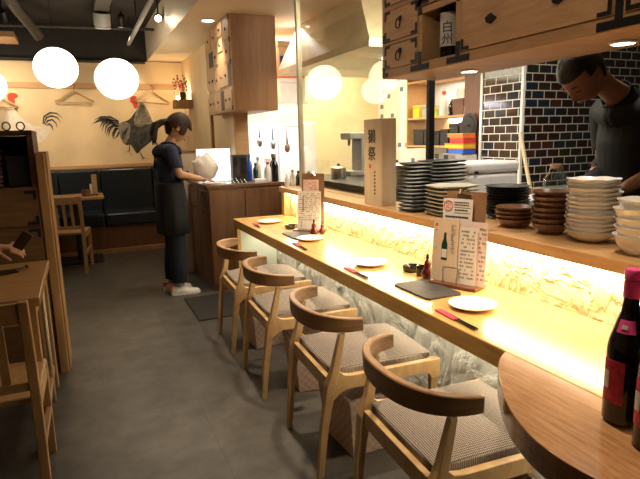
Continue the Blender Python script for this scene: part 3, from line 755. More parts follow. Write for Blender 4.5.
o = sheet(ML, MZ, -.088, .046, .345, .004, R(-4), 'paper', 'menu_card', 'white menu card with a round red stamp, clipped to the brown clipboard')
g = G(); g.tube([(-.064+.020*math.cos(a*PI/8), -.0008, .315+.020*math.sin(a*PI/8)) for a in range(16)], .0016, 5, True); marks(g, -.075, -.053, .303, .327, 4); g.build('red_stamp', 'redink', o)
g = marks(G(), -.036, .03, .315, .335, 2, fill=1); mb(g, -.036, .036, .308, .310); marks(g, -.034, .026, .292, .305, 1, fill=1); mb(g, -.036, .036, .286, .288); marks(g, -.075, .03, .262, .278, 1, fill=1); g.build('print', 'ink', o)
o = sheet(ML, MZ, -.078, .098, .375, .012, R(-4), 'cork', 'clipboard', 'brown clipboard with a chrome clip standing in the near menu stand', .004)
G().tube([(-.02, -.003, .365), (-.012, -.008, .388), (.0, -.010, .372), (.012, -.008, .39), (.026, -.006, .366)], .003, 6).build('clip', 'chrome', o, smooth='auto')
G().box(-.03, .035, -.006, -.0002, .350, .366).build('clip', 'chrome', o, bevel=.002)
o2 = sheet(ML, MZ, .05, .088, .30, .009, R(-5), 'pink_paper', 'menu_sheet', 'narrow pink sheet against the clipboard in the near stand')
marks(G(), .054, .084, .15, .29, 9, fill=.7).build('print', 'redink', o2)
ML = Vector((1.362, 3.29, CZ)); MZ = R(-45)
menu_stand(ML, MZ, 'wire menu stand holding menus at the far part of the bar')
o = sheet(ML, MZ, -.085, .082, .255, -.014, R(-4), 'paper', 'menu_sheet', 'white menu sheet with columns of print in the far stand')
g = marks(G(), -.075, .075, .06, .245, 14, fill=.6); g.prism([(-.05, .12), (-.038, .12), (-.038, .20), (-.042, .23), (-.046, .23), (-.05, .20)], -.0012, -.0006, 'y'); g.build('print', 'graymark', o)
o = sheet(ML, MZ, -.05, .06, .33, .002, R(-4), 'pink_paper', 'menu_card', 'pink and white card rising above the sheet in the far stand')
g = G(); g.tube([(-.025+.014*math.cos(a*PI/6), -.0008, .305+.014*math.sin(a*PI/6)) for a in range(12)], .0013, 5, True); marks(g, -.005, .05, .26, .32, 5, fill=.7); g.build('print', 'redink', o)
o = sheet(ML, MZ, -.065, .095, .37, .011, R(-4), 'cork', 'clipboard', 'brown clipboard with a chrome clip in the far menu stand', .004)
G().tube([(-.03, -.004, .355), (-.018, -.008, .378), (0, -.010, .362), (.018, -.008, .378), (.032, -.006, .355)], .003, 6).build('clip', 'chrome', o, smooth='auto')

# ------------------------------------------------------------------ crockery on the ledge
LZ = .965
def stack(mk, n, x, y, dz, name, lab, cat, grp, z0=LZ, jit=.003, mat=None):
    base = None
    for k in range(n):
        if base is None: base = mk().build(name, mat, smooth='auto'); o = base
        else: o = base.copy(); C.objects.link(o)
        o.location = (x+random.uniform(-jit, jit), y+random.uniform(-jit, jit), z0+k*dz)
        o.rotation_euler = (0, 0, random.uniform(-.08, .08) if jit < .006 else random.uniform(0, 6))
        pos = 'bottom one' if k == 0 else 'topmost one' if k == n-1 else None
        ordn = ['', 'second', 'third', 'fourth', 'fifth', 'sixth', 'seventh', 'eighth', 'ninth', 'tenth', 'eleventh', 'twelfth', 'thirteenth', 'fourteenth', 'fifteenth', 'sixteenth']
        tag(o, lab + ', ' + (pos or ordn[k]+' from the bottom'), cat, grp)
def oblong(a, b, h=.012, t=.004, wav=0., n=48, foot=.6, p=4):
    def mk():
        g = G(); rs = []
        for s, z in ((.02, .002), (foot, .0), (foot+.03, .002), (.86, .004), (.97, h), (1.0, h+.002), (.985, h+t*.6), (.85, .004+t), (.02, .003+t*.5)):
            ring = []
            for k in range(n):
                t_ = 2*PI*k/n; c, s_ = math.cos(t_), math.sin(t_); m = (abs(c)**p+abs(s_)**p)**(1/p)
                w = 1+wav*math.sin(7*t_+1)*s
                ring.append((a*s*c/m*w, b*s*s_/m*w, z+(wav*.12*s**3*math.sin(5*t_) if wav else 0)))
            rs.append(ring)
        return g.rings(rs)
    return mk
def roundp(r, h, foot=.5, t=.004, wav=0.):
    return lambda: G().lathe([(0, .003), (r*foot*.9, .003), (r*foot, 0), (r*foot*1.08, .002), (r*.85, h*.55), (r*.98, h), (r, h+.002), (r*.97, h+.002), (r*.82, h*.6+t), (r*foot, .002+t), (0, .001+t)], n=36, wav=(wav, 7, 1., wav*1.6) if wav else None)
stack(oblong(.065, .080, p=6), 13, 1.555, 2.335, .0192, 'plate', 'narrow black plate in the stack beside the wooden box', 'plate', 'narrow black plates on the ledge', mat='plate_black')
stack(oblong(.115, .10, p=6), 13, 1.765, 2.40, .0195, 'plate', 'wide black plate in the stack behind the narrow ones', 'plate', 'wide black plates on the ledge', mat='plate_black')
stack(oblong(.115, .10, wav=.012, p=5), 8, 1.625, 2.125, .0185, 'plate', 'cream wavy-edged plate in the rectangular stack', 'plate', 'cream plates on the ledge', mat='plate_cream', jit=.0035)
stack(roundp(.100, .020), 11, 1.775, 1.915, .0125, 'plate', 'round black plate in the stack behind the clipboard', 'plate', 'round black plates on the ledge', mat='plate_black')
stack(roundp(.078, .034, .55, .005), 4, 1.625, 1.705, .0165, 'bowl', 'shallow brown bowl in the lower brown stack', 'bowl', 'low stack of brown bowls', mat='bowl_brown')
stack(roundp(.072, .040, .5, .005), 7, 1.625, 1.515, .0205, 'bowl', 'brown bowl in the taller brown stack', 'bowl', 'taller stack of brown bowls', mat='bowl_brown')
stack(roundp(.087, .040, .42, .004, .010), 13, 1.625, 1.335, .0150, 'bowl', 'pale wavy-rimmed bowl in the tall white stack', 'bowl', 'tall stack of pale wavy bowls', mat='bowl_pink', jit=.0045)
stack(roundp(.085, .060, .5, .004, .006), 5, 1.575, 1.105, .028, 'bowl', 'deep white bowl in the rightmost stack', 'bowl', 'white deep bowls at the right edge', mat='plate_white', jit=.004)
# wooden sake box
bx = thing('sake_box', 'tall pale wooden sake presentation box with black brush writing on the ledge', 'wooden box', (1.50, 2.575, LZ))
G().box(0, .092, 0, .20, 0, .475).build('box_body', 'pale', bx, bevel=.002)
G().box(-.001, .0925, -.0015, -.0002, 0, .66).build('side_board', 'darkwood', bx) if False else None
for i, ch in enumerate('獺祭'): text(ch, .085, 'lettering', 'ink', bx, (-.001, .108, .375-.095*i), (R(90), 0, R(-90)), sx=1.05)
g = G(); g.box(-.001, 0, .12, .140, .205, .228); g.build('red_seal', 'redink', bx)
g = G()
for k in range(7): g.box(-.001, 0, .070, .084, .18-.02*k, .190-.02*k)
g.build('small_print', 'ink', bx)
# small bottles at the far end of the ledge
def small_bottle(x, y, r, h, mat, capmat, lab, z=LZ, name='small_bottle', grp=None, label=None):
    t = thing(name, lab, 'bottle', (x, y, z), group=grp)
    G().lathe([(0, 0), (r, 0), (r, h*.55), (r*.85, h*.68), (r*.4, h*.78), (r*.38, h*.86), (0, h*.86)], n=20).build('bottle_body', mat, t, smooth='auto')
    G().lathe([(0, h*.862), (r*.48, h*.862), (r*.48, h), (0, h)], n=16).build('cap', capmat, t, smooth='auto')
    if label: G().lathe([(r*1.002, h*.15), (r*1.03, h*.15), (r*1.03, h*.48), (r*1.002, h*.48)], n=20).build('label', label, t, smooth='auto')
    return t
small_bottle(1.555, 4.085, .022, .13, 'clearish', 'red', 'small clear bottle with a red cap at the far end of the ledge', grp='condiment bottles on the ledge end', label='paper')
small_bottle(1.500, 4.07, .020, .10, 'clearish', 'whitepl', 'small white-capped jar at the far left corner of the ledge', grp='condiment bottles on the ledge end')
small_bottle(1.61, 4.10, .022, .12, 'darkglass', 'black', 'dark bottle at the far end of the ledge beside the glass screen', grp='condiment bottles on the ledge end')
small_bottle(1.70, 4.09, .024, .11, 'gray', 'black', 'grey bottle at the far end of the ledge behind the screen post', grp='condiment bottles on the ledge end')

# ------------------------------------------------------------------ sake bottles on the rounded end
def big_bottle(x, y, lab, rz):
    t = thing('sake_bottle', lab, 'bottle', (x, y, CZ+.001), rz, 'sake bottles on the rounded end')
    r = .041
    G().lathe([(0, .004), (r*.8, 0), (r, .006), (r, .165), (r*.93, .185), (r*.70, .215), (r*.48, .245), (r*.40, .270), (r*.39, .277), (0, .277)], n=40).build('bottle_body', 'darkglass', t, smooth='auto')
    G().lathe([(0, .2772), (r*.43, .2772), (r*.44, .312), (r*.40, .3125), (r*.40, .315), (r*.45, .316), (r*.45, .333), (r*.40, .337), (0, .338)], n=32).build('cap', 'magenta', t, smooth='auto')
    def wrap(a0, a1, z0, z1, rr, mat, name, taper=0, tp=None):
        g = G(); n = 14; th = .0006
        for k in range(n):
            b0, b1 = a0+(a1-a0)*k/n, a0+(a1-a0)*(k+1)/n
            V = [(q*math.cos(b), q*math.sin(b), z) for b, q, z in ((b0, rr, z0), (b1, rr, z0), (b1, rr-taper, z1), (b0, rr-taper, z1))]
            U = [(v[0]*(1+th/rr), v[1]*(1+th/rr), v[2]) for v in V]
            vv = [g.bm.verts.new(v) for v in V+U]
            for f in [(0, 1, 2, 3), (4, 7, 6, 5), (0, 4, 5, 1), (3, 2, 6, 7), (1, 5, 6, 2), (0, 3, 7, 4)]: g.face([vv[i] for i in f])
        return g.build(name, mat, t if tp is None else tp)
    wrap(-PI*1.20, -PI*.82, .05, .145, r+.0006, 'label_red', 'label')['label'] = 'crimson patterned label'
    wrap(-PI*1.19, -PI*1.06, .080, .118, r+.0014, 'paper', 'label_spot')['label'] = 'white oval patch on the label'
    wrap(-PI*1.06, -PI*.68, .205, .232, r*.775+.0006, 'magenta', 'neck_label', r*.77-r*.565)['label'] = 'pink neck label with small white writing'
    wrap(-PI*.96, -PI*.84, .214, .222, r*.715+.0016, 'paper', 'neck_label_print', r*.05)
big_bottle(1.022, .728, 'fully visible dark sake bottle with pink cap on the rounded counter end', 0)
big_bottle(.985, .628, 'dark sake bottle with pink cap cut by the right edge of the photo', R(-4))

# ------------------------------------------------------------------ cash desk
DX, DY, DZ = .985, 4.70, .955
dk = thing('cash_desk', 'dark brown wooden cash desk where the waitress stands', 'desk', (DX, DY, 0))
G().prism([(.012, .012), (.70, .012), (.70, .37), (.36, .37), (.36, .80), (.012, .80)], 0, DZ-.03).build('body', 'desk', dk, bevel=.003)
G().prism([(0, 0), (.72, 0), (.72, .39), (.375, .39), (.375, .82), (0, .82)], DZ-.029, DZ).build('desk_top', 'desk', dk, bevel=.003)
for x0, x1 in ((.02, .335), (.345, .69)): G().box(x0, x1, .002, .0115, .06, DZ-.05).build('panel', 'desk', dk, bevel=.001)
for y0, y1, z0, z1 in ((.03, .40, .76, .90), (.42, .78, .76, .90), (.03, .40, .08, .74), (.42, .78, .08, .74)):
    d = G().box(.001, .0115, y0, y1, z0, z1).build('door' if z0 < .5 else 'drawer', 'desk', dk, bevel=.002)
    G().box(-.006, .0008, (y0+y1)/2-.01, (y0+y1)/2+.01, z1-.04, z1-.02).build('knob', 'iron', d)
tag(G().box(-.22, .22, -.32, .32, 0, .012).build('floor_mat', 'black', loc=(.93, 4.27, 0), bevel=.004), 'black rubber mat on the floor at the foot of the cash desk', 'mat')
# white board on the desk, its strong lighting put in as emission
lp = thing('white_board', 'white rectangular board on the cash desk, brightness put in as emission', 'lamp', (1.19, 5.22, DZ))
G().box(-.165, .155, 0, .02, 0, .305).build('emissive_face', 'screen', lp, bevel=.003)
G().box(-.172, .162, .0205, .034, 0, .31).build('back_frame', 'whitepl', lp, bevel=.003)
g = G(); bm = g.bm; g.ball((0, 0, .13), .125, 24, (.95, .55, 1.0))
for v in bm.verts: v.co *= 1+.10*math.sin(v.co.x*70+v.co.z*50)*math.cos(v.co.y*60)
tag(g.build('plastic_bag', 'paper', loc=(1.07, 5.10, DZ+.008), smooth=True), 'crumpled white plastic bag on the cash desk in front of the white board', 'bag')

lap = thing('document_rack', 'wire rack of slips on the cash desk in front of the white board', 'rack', (1.27, 4.85, DZ), R(-12))
for k in range(7): G().tube([(-.10+k*.035, -.07, .003), (-.12+k*.035, .0, .045), (-.10+k*.035, .07, .003)], .0022, 5).build('wire', 'chrome', lap, smooth=True)
G().box(-.12, .12, -.08, .08, 0, .003).build('base', 'chrome', lap)
tag(G().box(-.09, .09, -.06, .06, 0, .010).build('receipt_pad', 'paper', loc=(1.10, 4.90, DZ)), 'white receipt pad under the waitress hands on the cash desk', 'notepad')
reg = thing('card_terminal', 'black box-shaped cash drawer standing on the right of the cash desk', 'terminal', (1.36, 4.98, DZ))
G().box(-.07, .07, -.05, .05, 0, .25).build('case', 'black', reg, bevel=.006)
G().box(-.055, .055, -.052, -.0505, .03, .225).build('front_panel', 'blackgl', reg, bevel=.001)
tr = thing('small_tray', 'small pale tray on the right front of the cash desk', 'tray', (1.50, 4.80, DZ))
G().box(-.06, .06, -.035, .035, 0, .03).build('tray_body', 'clearish', tr, bevel=.004)
small_bottle(1.505, 4.93, .025, .17, 'greenglass', 'black', 'green glass bottle on the cash desk behind the small tray', z=DZ, grp='things on the cash desk')
small_bottle(1.475, 5.03, .028, .25, 'blue', 'blue', 'blue bottle on the cash desk behind the green one', z=DZ, grp='things on the cash desk')
small_bottle(1.56, 5.02, .03, .22, 'clearish', 'gray', 'cloudy bottle on the cash desk beside the blue one', z=DZ, grp='things on the cash desk')
sb = thing('spray_bottle', 'white spray bottle with a red trigger head on the cash desk', 'spray bottle', (1.585, 4.80, DZ))
G().lathe([(0, 0), (.033, 0), (.036, .01), (.036, .09), (.030, .125), (.014, .145), (.014, .16), (0, .16)], n=24).build('bottle_body', 'whitepl', sb, smooth='auto')
G().lathe([(.0362, .03), (.0372, .03), (.0372, .08), (.0362, .08)], n=24).build('label', 'red', sb, smooth='auto') if False else None
G().lathe([(0, .1605), (.017, .1605), (.017, .178), (0, .178)], n=16).build('collar', 'red', sb, smooth='auto')
G().prism([(-.035, .205), (-.035, .215), (.03, .215), (.03, .18), (-.01, .1785), (-.012, .195), (-.03, .165), (-.036, .168), (-.022, .20)], -.008, .008, 'y').build('trigger_head', 'whitepl', sb, bevel=.002)
for x, y, lb in ((1.645, 4.78, 'tall dark brown bottle at the right end of the cash desk'), (1.665, 4.88, 'second tall dark bottle at the right end of the cash desk')):
    small_bottle(x, y, .034, .25, 'darkglass', 'cork' if y < 4.8 else 'black', lb, z=DZ, name='tall_bottle', grp='tall dark bottles on the cash desk')
# low dark shelf between desk and ledge
sh = thing('low_rack', 'dark metal rack in the gap between cash desk and bar', 'rack', (1.74, 4.55, 0))
G().box(0, .30, 0, .30, .78, .80).build('shelf', 'iron', sh); G().box(0, .30, 0, .30, .45, .47).build('shelf', 'iron', sh)
G().box(0, .30, .30, .31, .02, .93).build('back', 'black', sh)
for x in (0, .285): G().box(x, x+.015, 0, .015, 0, .93).build('post', 'iron', sh)
# ------------------------------------------------------------------ bright kitchen corner behind the cash desk
fr = thing('white_cabinet', 'tall white refrigerator-like cabinet with white shelves in the bright kitchen corner', 'cabinet', (1.56, 5.75, 0))
G().box(0, .95, .06, .52, 0, 1.52).build('body', 'white_wall', fr, bevel=.008)
G().box(.01, .47, .03, .0595, .85, 1.50).build('door', 'whitepl', fr, bevel=.004); G().box(.49, .94, .03, .0595, .85, 1.50).build('door', 'whitepl', fr, bevel=.004)
G().box(.01, .47, .03, .0595, .05, .83).build('door', 'whitepl', fr, bevel=.004); G().box(.49, .94, .03, .0595, .05, .83).build('door', 'whitepl', fr, bevel=.004)
def pbox(x0, x1, y0, y1, z0, z1, mat, name, lab, cat='box', bev=.004, lid=None, grp=None):
    t = thing(name, lab, cat, ((x0+x1)/2, (y0+y1)/2, z0), group=grp); a, b = (x1-x0)/2, (y1-y0)/2
    G().box(-a, a, -b, b, 0, (z1-z0)*.8).build('box_body', mat, t, bevel=bev)
    G().box(-a-.004, a+.004, -b-.004, b+.004, (z1-z0)*.8+.001, z1-z0).build('lid', lid or mat, t, bevel=bev)
    return t
ks = thing('wall_shelf', 'white shelf high in the bright kitchen corner with boxes on it', 'shelf', (1.66, 5.45, 1.70))
G().box(0, .62, 0, .36, 0, .02).build('board', 'whitepl', ks, bevel=.002)
G().box(0, .62, 0, .36, .50, .52).build('board', 'whitepl', ks, bevel=.002) if False else None
pbox(1.98, 2.26, 5.47, 5.75, 1.721, 1.96, 'whitepl', 'storage_box', 'white lidded storage box on the high kitchen shelf', grp='boxes on the high kitchen shelf')
pbox(1.97, 2.26, 5.46, 5.74, 1.962, 2.05, 'orange', 'storage_box', 'flat orange box on top of the white storage box', grp='boxes on the high kitchen shelf')
b_ = pbox(1.98, 2.24, 5.48, 5.74, 2.052, 2.33, 'card', 'cardboard_box', 'brown cardboard box on top of the orange box in the kitchen', grp='boxes on the high kitchen shelf')
G().box(-.12, -.02, -.132, -.1305, .02, .13).build('blue_print', 'navy', b_)
g = G().ball((0, 0, .06), .06, 16, (1, .5, 1.1))
for v in g.bm.verts: v.co *= 1+.12*math.sin(v.co.x*90+v.co.z*80)
tag(g.build('plastic_bag', 'clearish', loc=(2.19, 5.42, 2.09), smooth=True), 'clear plastic bag hanging in front of the cardboard box', 'bag')
pbox(1.75, 2.2, 5.5, 5.8, 1.522, 1.62, 'white_wall', 'storage_box', 'low white bin on top of the white kitchen cabinet', grp='boxes on the high kitchen shelf') if False else None
rl = thing('utensil_rail', 'steel rail with utensils in the bright kitchen corner', 'rail', (1.62, 5.62, 1.47))
G().cyl((0, 0, 0), (.62, 0, 0), .006).build('bar', 'chrome', rl, smooth=True)
for x in (.02, .60): G().cyl((x, 0, 0), (x, .155, 0), .004).build('bracket', 'chrome', rl, smooth=True)
for x, h, mat, lb in ((.30, .26, 'black', 'black-handled ladle hanging on the kitchen rail'), (.46, .34, 'redwood', 'long dark wooden spatula hanging on the kitchen rail'), (.15, .20, 'blue', 'blue-handled brush hanging on the kitchen rail')):
    t = thing('kitchen_utensil', lb, 'utensil', (1.62+x, 5.60, 1.455), group='utensils hanging in the bright kitchen corner')
    G().tube([(0, 0, 0), (0, 0, -h*.5)], [.006, .009], 8).build('handle', mat, t, smooth=True)
    G().ball((0, 0, -h*.5-.045), .032, 14, (1, .5, 1.5)).build('head', 'steel' if mat != 'redwood' else 'redwood', t, smooth=True)
area('kitchen_corner_light', (1.90, 5.40, 1.69), (R(-8), 0, 0), .6, .12, 13, (.84, .89, 1))
area('kitchen_corner_top_light', (1.85, 4.9, 2.35), (R(20), 0, 0), .4, .3, 9, (.90, .92, 1))
# counter-height kitchen unit just behind the glass
ov = thing('grill_unit', 'black and steel grill unit behind the glass screen', 'grill', (1.72, 2.95, 0))
G().box(0, .55, 0, 1.45, 0, .98).build('body', 'black', ov, bevel=.006)
G().box(-.012, .56, -.01, 1.46, .981, 1.02).build('steel_top', 'iron', ov, bevel=.004)
G().box(-.006, -.0005, .10, .70, .55, .90).build('front_panel', 'blackgl', ov, bevel=.001)
G().box(-.006, -.0005, .78, 1.38, .55, .90).build('front_panel', 'blackgl', ov, bevel=.001)
G().cyl((-.025, .05, .95), (-.025, 1.40, .95), .008).build('hand_rail', 'steel', ov, smooth=True)
for x, y, r, h, lb in ((1.95, 3.15, .08, .13, 'steel pot with lid on the grill unit nearest the wooden box'), (1.97, 3.42, .075, .12, 'steel saucepan on the grill unit behind the first pot'), (1.90, 3.95, .06, .08, 'small steel pan at the far end of the grill unit')):
    t = thing('cooking_pot', lb, 'pot', (x, y, 1.021), group='pots on the grill unit')
    G().lathe([(0, 0), (r, 0), (r, h), (r+.004, h), (r+.004, h-.004), (r-.003, h-.002), (r-.003, .003), (0, .003)], n=28).build('pot_body', 'steel', t, smooth='auto')
    G().lathe([(0, h+.02), (r*.6, h+.014), (r+.002, h+.002), (r, h+.001), (0, h+.001)], n=28).build('lid', 'steel', t, smooth='auto')
    G().lathe([(0, h+.02), (.01, h+.021), (.012, h+.035), (0, h+.036)], n=12).build('knob', 'black', t, smooth='auto')
fa = thing('coffee_machine', 'grey kitchen appliance with a spout behind the glass screen', 'appliance', (2.15, 4.15, 1.021))
G().box(-.09, .09, -.10, .10, 0, .04).build('base', 'gray', fa, bevel=.006); G().box(.02, .09, -.09, .09, .041, .30).build('column', 'gray', fa, bevel=.006)
G().box(-.09, .09, -.09, .09, .301, .36).build('head', 'gray', fa, bevel=.01); G().cyl((-.05, 0, .30), (-.05, 0, .25), .012).build('spout', 'steel', fa, smooth='auto')
area('hood_light', (2.4, 4.3, 1.94), (0, 0, 0), .9, 1.2, 34, (1, .88, .62))
hl = G().box(-.20, .20, -.05, .05, -.012, 0).build('hood_lamp', 'lampcool', loc=(2.45, 3.8, 1.949)); tag(hl, 'lit lamp panel under the extractor hood', 'lamp')
# shelf unit on right kitchen wall
su = thing('kitchen_shelf', 'pale wooden shelf unit on the pale tiled kitchen wall', 'shelf', (3.32, 4.16, 1.20))
for z in (.035, .325, .70): G().box(0, .28, 0, .98, z-.02, z).build('board', 'shelfw', su, bevel=.002)
for y in (-.02, .985): G().box(0, .28, y, y+.018, 0, .78).build('side', 'shelfw', su, bevel=.002)
G().box(0, .28, .60, .615, .036, .304).build('divider', 'shelfw', su, bevel=.001)
Z1, Z2 = 1.526, 1.236
pbox(3.36, 3.5, 4.98, 5.10, Z1, Z1+.13, 'yellow', 'tin', 'yellow box at the far end of the upper kitchen shelf', grp='things on the kitchen shelf')
pbox(3.36, 3.5, 4.80, 4.93, Z1, Z1+.12, 'gray', 'tin', 'grey tin beside the yellow box on the kitchen shelf', grp='things on the kitchen shelf')
tp = thing('tape_dispenser', 'lime green and yellow tape reel on the kitchen shelf', 'tape dispenser', (3.37, 4.70, Z1), group='things on the kitchen shelf')
G().lathe([(0, 0), (.045, 0), (.045, .012), (.015, .013), (.015, .07), (0, .07)], n=20).build('stand', 'lime', tp, smooth='auto'); G().lathe([(0, .0705), (.04, .0705), (.04, .09), (0, .09)], n=20).build('reel', 'yellow', tp, smooth='auto')
for y, m1, m2, h, lb in ((4.56, 'clearish', 'red', .24, 'cloudy squeeze bottle with a red nozzle on the kitchen shelf'), (4.44, 'darkglass', 'whitepl', .16, 'small brown bottle with a white cap on the kitchen shelf'), (4.20, 'clearish', 'red', .12, 'small jar at the near end of the kitchen shelf')):
    small_bottle(3.37, y, .042 if h > .2 else .03, h, m1, m2, lb, z=Z1, grp='things on the kitchen shelf')
wb = thing('wicker_basket', 'dark brown wicker basket with white papers on the kitchen shelf', 'basket', (3.42, 4.31, Z1), group='things on the kitchen shelf')
G().rings([[(-.07, -.075, 0), (.08, -.075, 0), (.08, .075, 0), (-.07, .075, 0)], [(-.08, -.085, .15), (.09, -.085, .15), (.09, .085, .15), (-.08, .085, .15)]]).build('basket_body', 'wicker', wb)
for k in range(4): G().box(-.05+.03*k, -.046+.03*k, -.06, .06, .151, .23+.02*(k % 2)).build('paper', 'paper', wb, rot=(0, 0, 0))
for k, (y0, y1) in enumerate(((4.90, 5.08), (4.82, 4.89))): pbox(3.36, 3.54, y0, y1, Z2, Z2+.17, 'black', 'container', ['wide black container on the lower kitchen shelf, far end', 'narrow black container on the lower kitchen shelf behind the divider'][k], grp='black containers on the lower kitchen shelf')
for k, (y0, y1, h) in enumerate(((4.62, 4.745, .15), (4.47, 4.60, .16), (4.32, 4.45, .21), (4.18, 4.30, .22))): pbox(3.36, 3.54, y0, y1, Z2, Z2+h, 'black', 'container', ['black container right of the divider on the lower kitchen shelf', 'black container in the middle of the lower kitchen shelf', 'taller black container on the lower kitchen shelf', 'tall black container at the near end of the lower kitchen shelf'][k], grp='black containers on the lower kitchen shelf')
area('shelf_light', (3.42, 4.6, 1.875), (0, 0, 0), .08, .7, 3, (1, .93, .82)); area('shelf_light', (3.58, 4.6, 1.495), (0, R(-30), 0), .02, .85, 2.2, (1, .93, .82))
# side shelf with coloured packets in front of brown post
ps = thing('packet_shelf', 'small steel shelf in front of the reddish brown post', 'shelf', (3.10, 3.92, 1.16))
G().box(0, .18, 0, .30, 0, .012).build('board', 'steel', ps); G().box(.165, .18, 0, .30, -.25, 0).build('bracket', 'steel', ps)
for k, (y0, y1, z, h, m, lb) in enumerate(((3.93, 4.14, 1.173, .045, 'blue', 'blue and white packet at the bottom of the coloured packets'), (3.93, 4.20, 1.219, .045, 'yellow', 'yellow packet in the small stack of coloured packets'), (3.93, 4.12, 1.265, .05, 'red', 'red packet in the small stack of coloured packets'), (3.94, 4.16, 1.316, .035, 'orange', 'orange packet on top of the coloured packets'))):
    pbox(3.12, 3.26, y0, y1, z, z+h, m, 'food_packet', lb, grp='coloured food packets beside the tiles', lid='orange' if m != 'orange' else 'yellow')
pl = thing('pan_lid', 'dark round pan lid leaning against the reddish brown post', 'pan lid', (3.262, 4.03, 1.42))
G().lathe([(0, 0), (.11, 0), (.112, .004), (.106, .006), (.085, .007), (.08, .013), (0, .017)], n=32, mat=Matrix.Rotation(-PI/2, 4, 'Y')).build('disc', 'iron', pl, smooth='auto')
G().tube([(-.024, -.03, 0), (-.045, -.02, 0), (-.045, .02, 0), (-.024, .03, 0)], .006, 8).build('handle', 'black', pl, smooth=True)
# white kitchen counter
kc = thing('kitchen_counter', 'white kitchen counter in front of the dark tiles', 'kitchen counter', (2.30, 2.72, 0))
G().box(0, 1.6, 0, .66, .86, .90).build('worktop', 'whitepl', kc, bevel=.004); G().box(.03, 1.58, .03, .64, 0, .859).build('body', 'steel', kc, bevel=.003)
G().box(0, .12, -.0, .0, 0, 0) if False else None
rc = thing('rice_cooker', 'large white rectangular rice cooker on the kitchen counter', 'rice cooker', (2.50, 2.96, .901))
G().box(-.21, .21, -.14, .14, 0, .185).build('body', 'whitepl', rc, bevel=.025, seg=4); G().box(-.215, .215, -.145, .145, .187, .262).build('lid', 'whitepl', rc, bevel=.025, seg=4)
G().box(-.17, -.14, -.1485, -.1455, .19, .205).build('badge', 'black', rc)
jr = thing('glass_jar', 'clear glass jar with a cork lid beside the pale bowls', 'jar', (3.03, 2.80, .901))
G().lathe([(0, .003), (.07, .003), (.085, .03), (.085, .12), (.05, .17), (.045, .20), (.043, .20), (.047, .165), (.08, .118), (.08, .03), (.065, .008), (0, .008)], n=32).build('jar_body', 'jar', jr, smooth='auto')
G().lathe([(0, .19), (.042, .19), (.044, .225), (0, .225)], n=20).build('cork_lid', 'cork', jr, smooth='auto')
tr = thing('tasting_tray', 'pale tray on the kitchen counter under the wooden paddle', 'tray', (3.05, 3.10, .901))
G().lathe([(0, 0), (.16, 0), (.18, .02), (.176, .021), (.155, .006), (0, .006)], n=36, sy=.6).build('tray_body', 'card', tr, smooth='auto')
G().tube([(0, .02, .012), (.045, .20, .44)], [.014, .016], 10).build('paddle_handle', 'pale', tag(thing('wooden_paddle', 'pale wooden stick leaning upright against the dark tiles', 'paddle', (3.14, 3.12, .905)), 'pale wooden stick leaning upright against the dark tiles', 'paddle'), smooth='auto')
area('kitchen_worktop_fill', (2.35, 2.45, 2.35), (R(25), 0, 0), .5, .3, 26, (1, .92, .8))  # unseen light, added to brighten the rice cooker and worktop
area('kitchen_back_fill', (2.45, 5.75, 2.34), (0, 0, 0), 1.2, .4, 42, (1, .86, .58))  # unseen light, added to brighten the kitchen wall behind the glass
area('hood_front_light', (1.95, 3.0, 2.34), (R(35), 0, 0), .3, .3, 9, (1, .88, .62))

# ------------------------------------------------------------------ paper lanterns
def lantern(loc, r, lab):
    t = thing('paper_lantern', lab, 'lantern', loc, group='round white paper lanterns')
    pr = []; n = 44
    for i in range(n+1):
        a = PI*(i+.6)/(n+1.2); w = 1+.006*(1 if i % 2 else -1)
        pr.append((r*math.sin(a)*w, -r*.94*math.cos(a)))
    G().lathe(pr, n=48).build('paper_shade', 'paperlantern', t, smooth=True)
    G().lathe([(r*.05, r*.94), (r*.10, r*.94), (r*.10, r*.97), (0, r*.98), (0, r*.94)], n=16).build('top_ring', 'iron', t)
    G().cyl((0, 0, r*.97), (0, 0, 2.779-loc[2]), .003, n=6).build('cord', 'iron', t)
    return t
lantern((-.115, 5.6, 2.02), .186, 'round glowing white paper lantern, the middle one, left of the lower right one')
lantern((.43, 6.1, 1.985), .214, 'round glowing white paper lantern hanging in front of the rooster, rightmost')
lantern((-.86, 7.15, 1.995), .195, 'glowing white paper lantern cut off by the left edge of the photo')

# ------------------------------------------------------------------ ceiling fittings over the aisle
tk = thing('spotlight_track', 'grey lighting track hanging under the dark ceiling', 'lighting track', (.68, 6.4, 2.50))
G().box(-.018, .018, -2.2, .85, 0, .035).build('rail', 'gray', tk, bevel=.003)
for y in (-1.2, -.2, .6): G().cyl((0, y, .035), (0, y, .279), .006).build('hanger_rod', 'iron', tk)
tag(G().tube([(-3.3, 7.35, 2.62), (.92, 6.7, 2.60)], .016, 10).build('ceiling_pipe', 'duct', smooth=True), 'thin grey pipe crossing under the dark ceiling', 'pipe')
tag(G().tube([(-3.3, 7.62, 2.36), (.90, 7.62, 2.36)], .025, 10).build('ceiling_pipe', 'black', smooth=True), 'black pipe along the top of the cream wall', 'pipe')
tag(G().tube([(-.62, 5.6, 2.74), (-.47, 6.1, 2.72), (-.42, 6.6, 2.68), (-.33, 6.95, 2.60), (-.28, 7.05, 2.52)], [.055]*5, 14).build('flexible_duct', 'duct', smooth=True), 'grey flexible duct drooping from the dark ceiling at upper left', 'duct')
pj = thing('ceiling_duct_light', 'grey cylindrical ceiling spotlight on a duct above the lanterns', 'spotlight', (.36, 6.45, 2.55))
G().box(-.075, .075, -1.2, .55, .14, .225).build('duct', 'duct', pj, bevel=.01)
G().lathe([(.0, .139), (.085, .139), (.085, .02), (.075, 0), (.06, .0), (.06, .03), (0, .03)], n=24, mat=Matrix.Rotation(R(18), 4, 'X')).build('lamp_body', 'gray', pj, smooth='auto')
